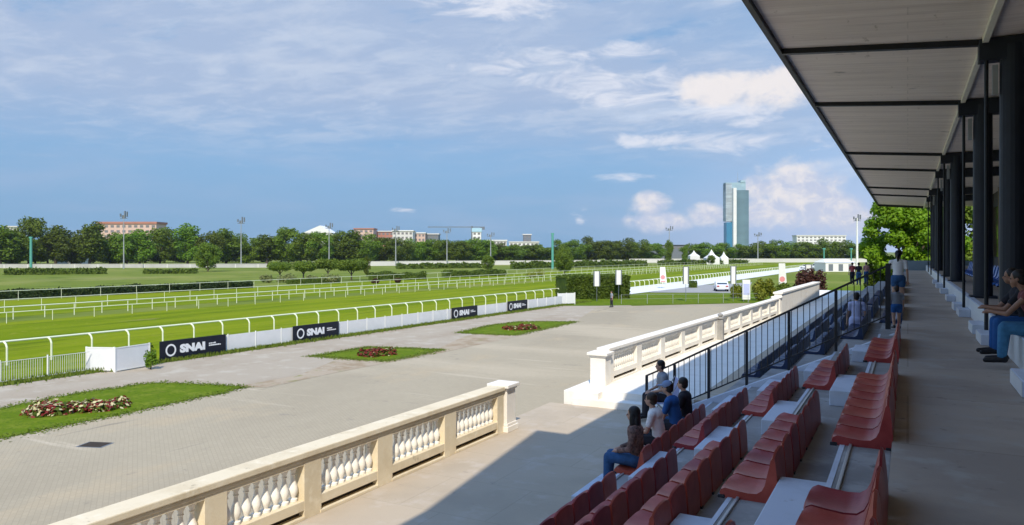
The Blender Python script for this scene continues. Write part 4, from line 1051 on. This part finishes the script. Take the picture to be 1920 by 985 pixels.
# glass tower
d = 1500; x, y = D(1384, d); t = thing('glass_tower', 'tall teal glass tower with white fin on the skyline', 'skyscraper', (x, y, GZ), TH)
k = d / F_PX; X = lambda px: (px - 1384) * k; Zt = lambda py: ZD(py, d) - GZ
def curved(x0, x1, y0, dep, z0, z1, bulge, n=12):
    prof = [];
    for i in range(n + 1):
        f = i / n; prof.append((x0 + (x1 - x0) * f, y0 - bulge * math.sin(math.pi * f)))
    prof += [(x1, y0 + dep), (x0, y0 + dep)]
    return MB().poly(prof, z0, z1)
link('main_slab', curved(X(1379), X(1404), 0, 26, 0, Zt(357), 5), m_tglass, t)
link('fin', MB().box(X(1373.5), X(1379.5), -6, 14, 0, Zt(353)), m_bwhite, t)
link('rear_slab', MB().box(X(1362), X(1373.4), 4, 24, Zt(415), Zt(344)), mat('grey_tower_cladding', (.35, .40, .43), .4, .3, .05, stretch=(1, 1, 5)), t)
link('lower_slab', MB().box(X(1363), X(1373.4), 3, 23, 0, Zt(417)), m_tblue, t)
link('crown', MB().box(X(1362), X(1400), 6, 22, Zt(356.8), Zt(342)).box(X(1390), X(1399), 5, 20, Zt(342), Zt(338)), mat('crown_cladding', (.30, .42, .46), .4, .2, .05), t)
mb = MB()
for i in range(34): mb.box(X(1379.6), X(1403.9), -5.6, -5.2 + .6, Zt(455) + i * 3.9 - 6, Zt(455) + i * 3.9 - 5.4)
link('antenna', MB().tube((X(1386), 10, Zt(342)), (X(1386), 10, Zt(322)), .5, .2, n=6), m_alu, t)
# white tents and vans
def tent(label, px0, px1, peak, eave, base_d, peaks=1):
    x0, y0 = D(px0, base_d); x1, y1 = D(px1, base_d); w = math.hypot(x1 - x0, y1 - y0); t = thing('white_tent', label, 'tent', ((x0 + x1) / 2, (y0 + y1) / 2, GZ), TH, 'white tents')
    ze = ZD(eave, base_d) - GZ; zp = ZD(peak, base_d) - GZ; h = w / 2
    link('skirt', MB().box(-h, h, -h, h, 0, ze), m_bwhite, t)
    vs = [(-h, -h, ze + .01), (h, -h, ze + .01), (h, h, ze + .01), (-h, h, ze + .01)]; n4 = []
    rings = [(1.0, 0), (.45, .35), (.15, .75), (.02, 1)]
    vs = []; 
    for s_, f in rings: vs += [(-h * s_, -h * s_, ze + .01 + (zp - ze) * f), (h * s_, -h * s_, ze + .01 + (zp - ze) * f), (h * s_, h * s_, ze + .01 + (zp - ze) * f), (-h * s_, h * s_, ze + .01 + (zp - ze) * f)]
    fs = [(4 * r + i, 4 * r + (i + 1) % 4, 4 * r + 4 + (i + 1) % 4, 4 * r + 4 + i) for r in range(3) for i in range(4)] + [(12, 13, 14, 15)]
    link('roof', MB().add(vs, fs), m_bwhite, t)
tent('white peaked tent, leftmost, beside the narrow trees', 1292, 1310, 470, 480, 340)
tent('white peaked tent, tallest of the three', 1322, 1346, 468, 484, 340)
tent('white peaked tent, smallest, at the right', 1350, 1364, 472, 484, 345)
def shed(label, px0, px1, top, d, m=m_bwhite):
    x0, y0 = D(px0, d); x1, y1 = D(px1, d); w = math.hypot(x1 - x0, y1 - y0); H = ZD(top, d) - GZ; t = thing('white_marquee', label, 'marquee', ((x0 + x1) / 2, (y0 + y1) / 2, GZ), TH)
    link('wall', MB().box(-w / 2, w / 2, 0, 8, 0, H * .72), m, t)
    link('roof', MB().add([(-w / 2 - .2, -.2, H * .722), (w / 2 + .2, -.2, H * .722), (w / 2 + .2, 8.2, H * .722), (-w / 2 - .2, 8.2, H * .722), (-w / 2 + 1, 4, H), (w / 2 - 1, 4, H)], [(0, 1, 5, 4), (2, 3, 4, 5), (1, 2, 5), (3, 0, 4), (0, 3, 2, 1)]), m_bwhite, t)
    for i in range(3): link('opening', MB().box(-w / 2 + w * (i + .3) / 3, -w / 2 + w * (i + .75) / 3, -.02, .03, .2, H * .6), m_bgrey, t)
shed('long white marquee by the thick white mast', 1548, 1604, 486, 215)

# cars
def car(label, px, base_py, rz, m, van=False):
    x, y = G(px, base_py); t = thing('parked_car', label, 'car', (x, y, GZ), rz)
    L_, w = 4.3, 1.78
    if van: prof = [(-2.2, .35), (2.2, .35), (2.25, .9), (1.7, 1.15), (1.2, 1.9), (-2.1, 1.95), (-2.25, .9)]
    else: prof = [(-2.1, .35), (2.1, .32), (2.15, .72), (1.2, .92), (.55, 1.38), (-.9, 1.44), (-1.75, 1.05), (-2.12, .98)]
    me = MB().extrude_xz(prof, -w / 2, w / 2); link('body', me, m, t, bevel=.07)
    if van: gl = [(.0, 1.2), (1.5, 1.2), (1.15, 1.78), (0, 1.8)]
    else: gl = [(-1.45, .98), (1.0, .95), (.5, 1.32), (-.88, 1.37)]
    link('side_window', MB().extrude_xz(gl, -w / 2 - .005, -w / 2 + .02).extrude_xz(gl, w / 2 - .02, w / 2 + .005), m_win, t)
    rx = -1.82 if not van else -2.22
    link('rear_window', MB().add([(-.98, -.68, 1.40), (-.98, .68, 1.40), (-1.72, .72, 1.07), (-1.72, -.72, 1.07)], [(0, 1, 2, 3)]) if not van else MB().box(-2.24, -2.19, -.7, .7, 1.25, 1.75), m_win, t)
    link('windscreen', MB().add([(.62, -.68, 1.36), (.62, .68, 1.36), (1.22, .74, .94), (1.22, -.74, .94)], [(0, 1, 2, 3)]), m_win, t)
    for sx in (-1.3, 1.3):
        for sy in (-1, 1):
            wh = link('wheel', MB().tube((sx, sy * (w / 2 - .2), .32), (sx, sy * (w / 2 + .01), .32), .32, n=16), m_tyre, t); link('rim', MB().tube((sx, sy * (w / 2 + .011), .32), (sx, sy * (w / 2 + .02), .32), .19, n=12), m_alu, wh)
    for sy in (-1, 1):
        link('tail_light', MB().box(-2.17, -2.10, sy * .62 - .16, sy * .62 + .16, .75, .92), m_lamp_red, t); link('headlight', MB().box(2.08, 2.17, sy * .62 - .17, sy * .62 + .17, .6, .72), m_white, t)
car('white hatchback parked beyond the lawn seen from behind', 1352, 546, R(108), m_car)
car('white van parked beside the marquee', 1534, 505, R(150), m_car, True)
car('white car parked left of the white van', 1512, 504, R(160), m_car)
car('silver car near the thick mast', 1582, 508, R(170), m_cars)

# ================================================================== PEOPLE
DG = None
def capsule(mb, p, q, r0, r1, n=12):
    mb.tube(p, q, r0, r1, n=n); mb.ball(p, r0, r0, r0, 6, n); mb.ball(q, r1, r1, r1, 6, n)
def remesh(name, mb, m, vox, smooth=3):
    me = mb.mesh(name); o = bpy.data.objects.new(name, me); COL.objects.link(o)
    r = o.modifiers.new('r', 'REMESH'); r.mode = 'VOXEL'; r.voxel_size = vox; r.use_smooth_shade = True
    s = o.modifiers.new('s', 'SMOOTH'); s.iterations = smooth; s.factor = .5
    dg = bpy.context.evaluated_depsgraph_get(); out = bpy.data.meshes.new_from_object(o.evaluated_get(dg)); out.name = name
    bpy.data.objects.remove(o); bpy.data.meshes.remove(me); out.materials.clear(); out.materials.append(m); return out
V = Vector
def pose_seated(lean=.08, knee=.44, spread=.11, shin=.40, hands='lap', cross=0):
    hipz = .09; P = {}
    P['pelvis'] = V((0, 0, hipz)); P['waist'] = V((0, -.01 + lean * .3, hipz + .20)); P['chest'] = V((0, lean * .8, hipz + .40)); P['neck'] = V((0, lean * 1.1, hipz + .55)); P['head'] = V((0, lean * 1.35 + .03, hipz + .70))
    for s, n in ((-1, 'l'), (1, 'r')):
        P['hip' + n] = V((s * .09, .02, hipz)); P['knee' + n] = V((s * spread, knee, hipz + .02)); P['ankle' + n] = V((s * spread * .9, knee + .03, hipz + .02 - shin)); P['toe' + n] = P['ankle' + n] + V((s * .02, .19, -.055))
        P['sh' + n] = V((s * .18, lean * .9, hipz + .47))
        if hands == 'lap': P['el' + n] = V((s * .24, lean + .05, hipz + .20)); P['wr' + n] = V((s * .10, lean + .27, hipz + .13))
        elif hands == 'knees': P['el' + n] = V((s * .22, lean + .20, hipz + .22)); P['wr' + n] = V((s * .07, lean + .40, hipz + .24))
        P['hd' + n] = (P['wr' + n] - P['el' + n]).normalized() * .09 + P['wr' + n] + V((-s * .02, 0, -.01))
    return P
def pose_standing(stride=.16, H=1.68, arm=.1):
    k = H / 1.68; P = {}
    P['pelvis'] = V((0, 0, .93 * k)); P['waist'] = V((0, .0, 1.10 * k)); P['chest'] = V((0, .01, 1.28 * k)); P['neck'] = V((0, .0, 1.43 * k)); P['head'] = V((0, .02, 1.57 * k))
    for s, n in ((-1, 'l'), (1, 'r')):
        f = s * stride
        P['hip' + n] = V((s * .09, 0, .90 * k)); P['knee' + n] = V((s * .095, f * .5 + .03, .48 * k)); P['ankle' + n] = V((s * .10, f - .02, .09 * k + (0 if s > 0 else .03))); P['toe' + n] = P['ankle' + n] + V((s * .02, .18, -.055))
        P['sh' + n] = V((s * .175, 0, 1.36 * k)); P['el' + n] = V((s * .23, -f * .4 * arm * 5, 1.09 * k)); P['wr' + n] = V((s * .24, -f * .6 * arm * 5 + .06, .85 * k)); P['hd' + n] = P['wr' + n] + V((0, .02, -.09))
    return P
def person(label, P, loc, rz, top, bottom, hair, skin=None, vox=.014, top_kind='tee', bottom_kind='long', hair_kind='short', shoe=None, female=False, cap=None, scale=1.0, bag=None, topname='shirt', botname='trousers', group=None):
    skin = skin or m_skin; shoe = shoe or m_shoe
    t = thing('person', label, 'person', loc, rz, group); t.scale = (scale,) * 3
    w = .92 if female else 1.0
    b = MB()
    hd = P['head']; up = V((0, 0, 1))
    def torso(mb, g=0.0, lo=True):
        mb.ball(P['pelvis'] + V((0, 0, .0)), .155 + g, .115 + g, .115 + g, 8, 14)
        for a0, b0, ra, rb in (('pelvis', 'waist', .12, .108), ('waist', 'chest', .108, .125)):
            pa, pb = P[a0], P[b0]
            for f in np.linspace(0, 1, 5):
                c_ = pa.lerp(pb, f); r = ra + (rb - ra) * f; mb.ball(c_, r * 1.22 * w + g, r * .92 + g, .09 + g, 7, 14)
        mb.ball(P['chest'] + V((0, 0, .05)), .165 * w + g, .115 + g, .12 + g, 8, 14)
        for n in 'lr': capsule(mb, P['chest'] + V((0, 0, .09)), P['sh' + n], .07 + g, .055 + g)
    torso(b)
    capsule(b, P['chest'] + V((0, 0, .09)), P['neck'], .06, .052); capsule(b, P['neck'], hd + V((0, 0, -.03)), .050, .05)
    b.ball(hd + V((0, -.012, .035)), .075, .094, .092, 10, 16); b.ball(hd + V((0, .022, -.035)), .058, .066, .072, 8, 14)
    b.ball(hd + V((0, .093, -.012)), .013, .020, .022, 6, 8); b.ball(hd + V((0, .076, -.052)), .024, .014, .010, 6, 8)
    for s in (-1, 1): b.ball(hd + V((s * .076, -.005, -.003)), .012, .020, .030, 6, 8)
    for n in 'lr':
        capsule(b, P['sh' + n], P['el' + n], .047 * w, .037 * w); capsule(b, P['el' + n], P['wr' + n], .037 * w, .025)
        wr, h_ = P['wr' + n], P['hd' + n]; dr = (h_ - wr).normalized(); sd = dr.cross(V((0, 0, 1))); sd = sd.normalized() if sd.length > .1 else V((0, 1, 0)); nr_ = sd.cross(dr).normalized()
        capsule(b, wr, wr + dr * .07, .026, .033)
        for i, (o_, l_) in enumerate(((-.027, .062), (-.009, .075), (.009, .070), (.027, .055))):
            st_ = wr + dr * .075 + sd * o_; k1 = st_ + dr * l_ * .55 - nr_ * .006; k2 = k1 + dr * l_ * .40 - nr_ * .022; capsule(b, st_, k1, .0105, .0095, 8); capsule(b, k1, k2, .0095, .008, 8)
        s_ = 1 if n == 'l' else -1; th = wr + dr * .03 + sd * .03 * s_; capsule(b, th, th + dr * .035 + sd * .022 * s_, .012, .011, 8); capsule(b, th + dr * .035 + sd * .022 * s_, th + dr * .065 + sd * .022 * s_ - nr_ * .01, .011, .009, 8)
        capsule(b, P['hip' + n], P['knee' + n], .085, .058); capsule(b, P['knee' + n], P['knee' + n].lerp(P['ankle' + n], .35), .057, .058); capsule(b, P['knee' + n].lerp(P['ankle' + n], .35), P['ankle' + n], .058, .038)
        capsule(b, P['ankle' + n] + V((0, -.03, -.03)), P['toe' + n], .036, .026)
    link('body', remesh('body', b, skin, vox), None, t)
    # clothes
    g = .016; c = MB(); torso(c, g)
    if top_kind == 'tee':
        for n in 'lr': capsule(c, P['sh' + n], P['sh' + n].lerp(P['el' + n], .6), .064 * w, .058 * w)
    elif top_kind == 'long':
        for n in 'lr': capsule(c, P['sh' + n], P['el' + n], .062 * w, .052 * w); capsule(c, P['el' + n], P['el' + n].lerp(P['wr' + n], .85), .052 * w, .04)
    link(topname, remesh(topname, c, top, max(vox, .012)), None, t)
    c = MB()
    c.ball(P['pelvis'] + V((0, 0, -.01)), .185, .148, .14, 8, 14)
    for n in 'lr':
        hp, kn, an = P['hip' + n], P['knee' + n], P['ankle' + n]
        if bottom_kind == 'long': capsule(c, hp, kn, .108, .080); capsule(c, kn, an + (kn - an) * .06, .080, .058)
        elif bottom_kind == 'short': capsule(c, hp, hp.lerp(kn, .42), .108, .098)
        elif bottom_kind == 'skirt': capsule(c, hp, hp.lerp(kn, .95), .120, .11); capsule(c, (P['hipl'] + P['hipr']) / 2, (P['kneel'] + P['kneer']) / 2, .12, .12)
    link(botname, remesh(botname, c, bottom, max(vox, .012)), None, t)
    for n in 'lr':
        c = MB(); an, to = P['ankle' + n], P['toe' + n]; capsule(c, an + V((0, -.035, -.032)), to + V((0, .0, 0)), .046, .037); c.ball(an + V((0, -.01, -.0)), .048, .055, .04, 6, 10)
        link('shoe', remesh('shoe', c, shoe, .012), None, t)
    c = MB(); c.ball(hd + V((0, -.026, .046)), .089, .100, .098, 10, 16); c.ball(hd + V((0, -.052, -.005)), .082, .072, .085, 8, 14)
    if hair_kind == 'long':
        c.ball(hd + V((0, -.07, -.12)), .105, .06, .17, 8, 14); c.ball(hd + V((0, -.085, -.28)), .115, .05, .17, 8, 14)
        for s in (-1, 1): c.ball(hd + V((s * .075, -.005, -.08)), .032, .05, .14, 8, 10)
    elif hair_kind == 'tail': c.ball(hd + V((0, -.12, -.02)), .04, .04, .05, 6, 10); capsule(c, hd + V((0, -.125, -.03)), hd + V((0, -.10, -.26)), .035, .018)
    link('hair', remesh('hair', c, hair, .012, 2), None, t)
    for s in (-1, 1): link('eye', MB().ball(hd + V((s * .030, .078, .005)), .012, .008, .008, 6, 8), m_shoe, t)
    if cap:
        c = MB(); c.ball(hd + V((0, -.012, .062)), .094, .108, .085, 8, 16); c.add([(-.07, .06, 0), (.07, .06, 0), (.06, .19, -.015), (-.06, .19, -.015), (-.07, .06, .014), (.07, .06, .014), (.06, .19, 0), (-.06, .19, 0)], [(0, 3, 2, 1), (4, 5, 6, 7), (0, 1, 5, 4), (1, 2, 6, 5), (2, 3, 7, 6), (3, 0, 4, 7)])
        for i in range(len(c.v) - 8, len(c.v)): c.v[i] = tuple(V(c.v[i]) + hd + V((0, 0, .045)))
        link('cap', remesh('cap', c, cap, .01, 1), None, t)
    return t
FACE = math.pi / 2
def seat_at(k, y): return (-.163 - RW * k - .20, y, tread_z(k) + .415)
E = 4
person('woman with long dark hair, patterned blouse and blue jeans seated nearest in lowest row', pose_seated(.02, .43, .10, .40), seat_at(E, 11.3), FACE + .15, m_fabp, m_jean, m_hair, vox=.011, top_kind='long', hair_kind='long', female=True, shoe=m_sand, topname='blouse', botname='jeans')
person('person in white shirt with short dark hair seated second in lowest row', pose_seated(.10, .43, .1, .40), seat_at(E, 12.55), FACE, m_fabw, m_fabk, m_hairb, vox=.013)
person('person in blue shirt and grey-blue cap seated in lowest row', pose_seated(.12, .43, .12, .40), seat_at(E, 13.65), FACE - .1, m_fabb, m_fabk, m_hair, vox=.013, cap=m_cap, scale=1.03)
person('dark haired person in black shirt seated beyond the one with cap', pose_seated(.05, .43, .1, .40), seat_at(E, 14.35), FACE, m_fabk, m_jean, m_hair, vox=.014, scale=1.0)
# person in a folding chair beyond the railing foot
x, y = -4.85, 16.35
t = thing('folding_chair', 'folding chair with pale blue striped cloth at the foot of the railing', 'chair', (x, y, TZ), FACE + .5)
link('seat', MB().box(-.24, .24, -.2, .24, .40, .425), m_fabl, t); link('backrest', MB().obox(Matrix.Translation((0, -.27, .68)) @ Matrix.Rotation(R(12), 4, 'X'), .5, .02, .5), m_fabl, t)
for s in (-1, 1): link('leg', MB().tube((s * .25, .24, 0), (s * .25, -.30, .95), .013, n=8).tube((s * .25, -.25, 0), (s * .25, .22, .42), .013, n=8), m_alu, t)
person('dark haired person in grey shirt sitting in the folding chair', pose_seated(.05, .40, .1, .40), (x, y, TZ + .425), FACE + .5, m_fabg, m_fabk, m_hair, vox=.015)
# walkers
person('woman in white top and denim shorts walking away along the walkway', pose_standing(.10, 1.66), (-.24, 23.7, 0), -.05, m_fabw, m_jean, m_hair, vox=.015, bottom_kind='short', hair_kind='tail', female=True, botname='shorts')
px_, py_ = G(1681, 617, 0); person('small child in grey top and navy shorts standing behind the top red row', pose_standing(.05, 1.5), (px_, py_, 0), .3, m_fabg, m_fabb, m_hairb, vox=.018, bottom_kind='short', botname='shorts', scale=.60)
px_, py_ = D(1606, 21.5)
person('woman in pale lilac dress standing among the navy seats beyond the railing', pose_standing(.02, 1.66), (px_, py_, -1.22), .2, m_fabl, m_fabl, m_hair, vox=.016, bottom_kind='skirt', hair_kind='short', female=True, botname='skirt')
px_, py_ = D(1610, 56); person('person in navy jacket standing high among the far navy seats', pose_standing(.03, 1.7), (px_, py_, -.9), .3, m_fabk, m_jean, m_hair, vox=.02)
px_, py_ = D(1624, 58); person('person in pale pink shirt standing near the far end of the stand', pose_standing(.03, 1.7), (px_, py_, -.9), .5, mat('pink_cloth', (.55, .28, .24), .8), m_jean, m_hair, vox=.02)
px_, py_ = D(1598, 57); person('person in red shirt standing left of the navy jacket', pose_standing(.03, 1.7), (px_, py_, -.9), .5, mat('red_cloth', (.40, .08, .08), .8), m_fabk, m_hairb, vox=.02)
px_, py_ = G(1147, 577); person('person in grey clothes standing on the yard before the big hedge', pose_standing(.05, 1.7), (px_, py_, GZ + .02), 2.4, m_fabg, m_fabk, m_hairb, vox=.02)
# two people on the ledge at the right
person('woman with dark hair and pale blue jeans leaning forward on the ledge, nearest', pose_seated(.18, .42, .12, .41, 'knees'), (1.62, 12.4, .475), FACE - .15, m_maroon, m_jean2, m_hair, skin=m_skin2, vox=.009, hair_kind='tail', female=True, top_kind='none', topname='top', botname='jeans')
person('dark haired person in maroon top and navy trousers on the ledge, farther of the two', pose_seated(.16, .42, .12, .41, 'knees'), (1.62, 13.5, .475), FACE + .1, m_fabk, m_fabb, m_hair, skin=m_skin2, vox=.010, hair_kind='short', top_kind='tee', topname='top')
print('objects', len(bpy.data.objects))

HAZE = True
if HAZE:
    hz = MB().box(-2600, 1800, -120, 2600, GZ - 1, 240); o = link('haze', hz, None); o['kind'] = 'stuff'; o['label'] = 'thin pale air haze over the far racecourse'
    M = bpy.data.materials.new('air'); M.use_nodes = True; nt = M.node_tree; nt.nodes.remove(nt.nodes['Principled BSDF'])
    pv = nt.nodes.new('ShaderNodeVolumePrincipled'); pv.inputs['Color'].default_value = (.88, .92, 1, 1); pv.inputs['Density'].default_value = .00008; pv.inputs['Anisotropy'].default_value = .3
    nt.links.new(pv.outputs[0], nt.nodes['Material Output'].inputs['Volume']); o.data.materials.append(M)
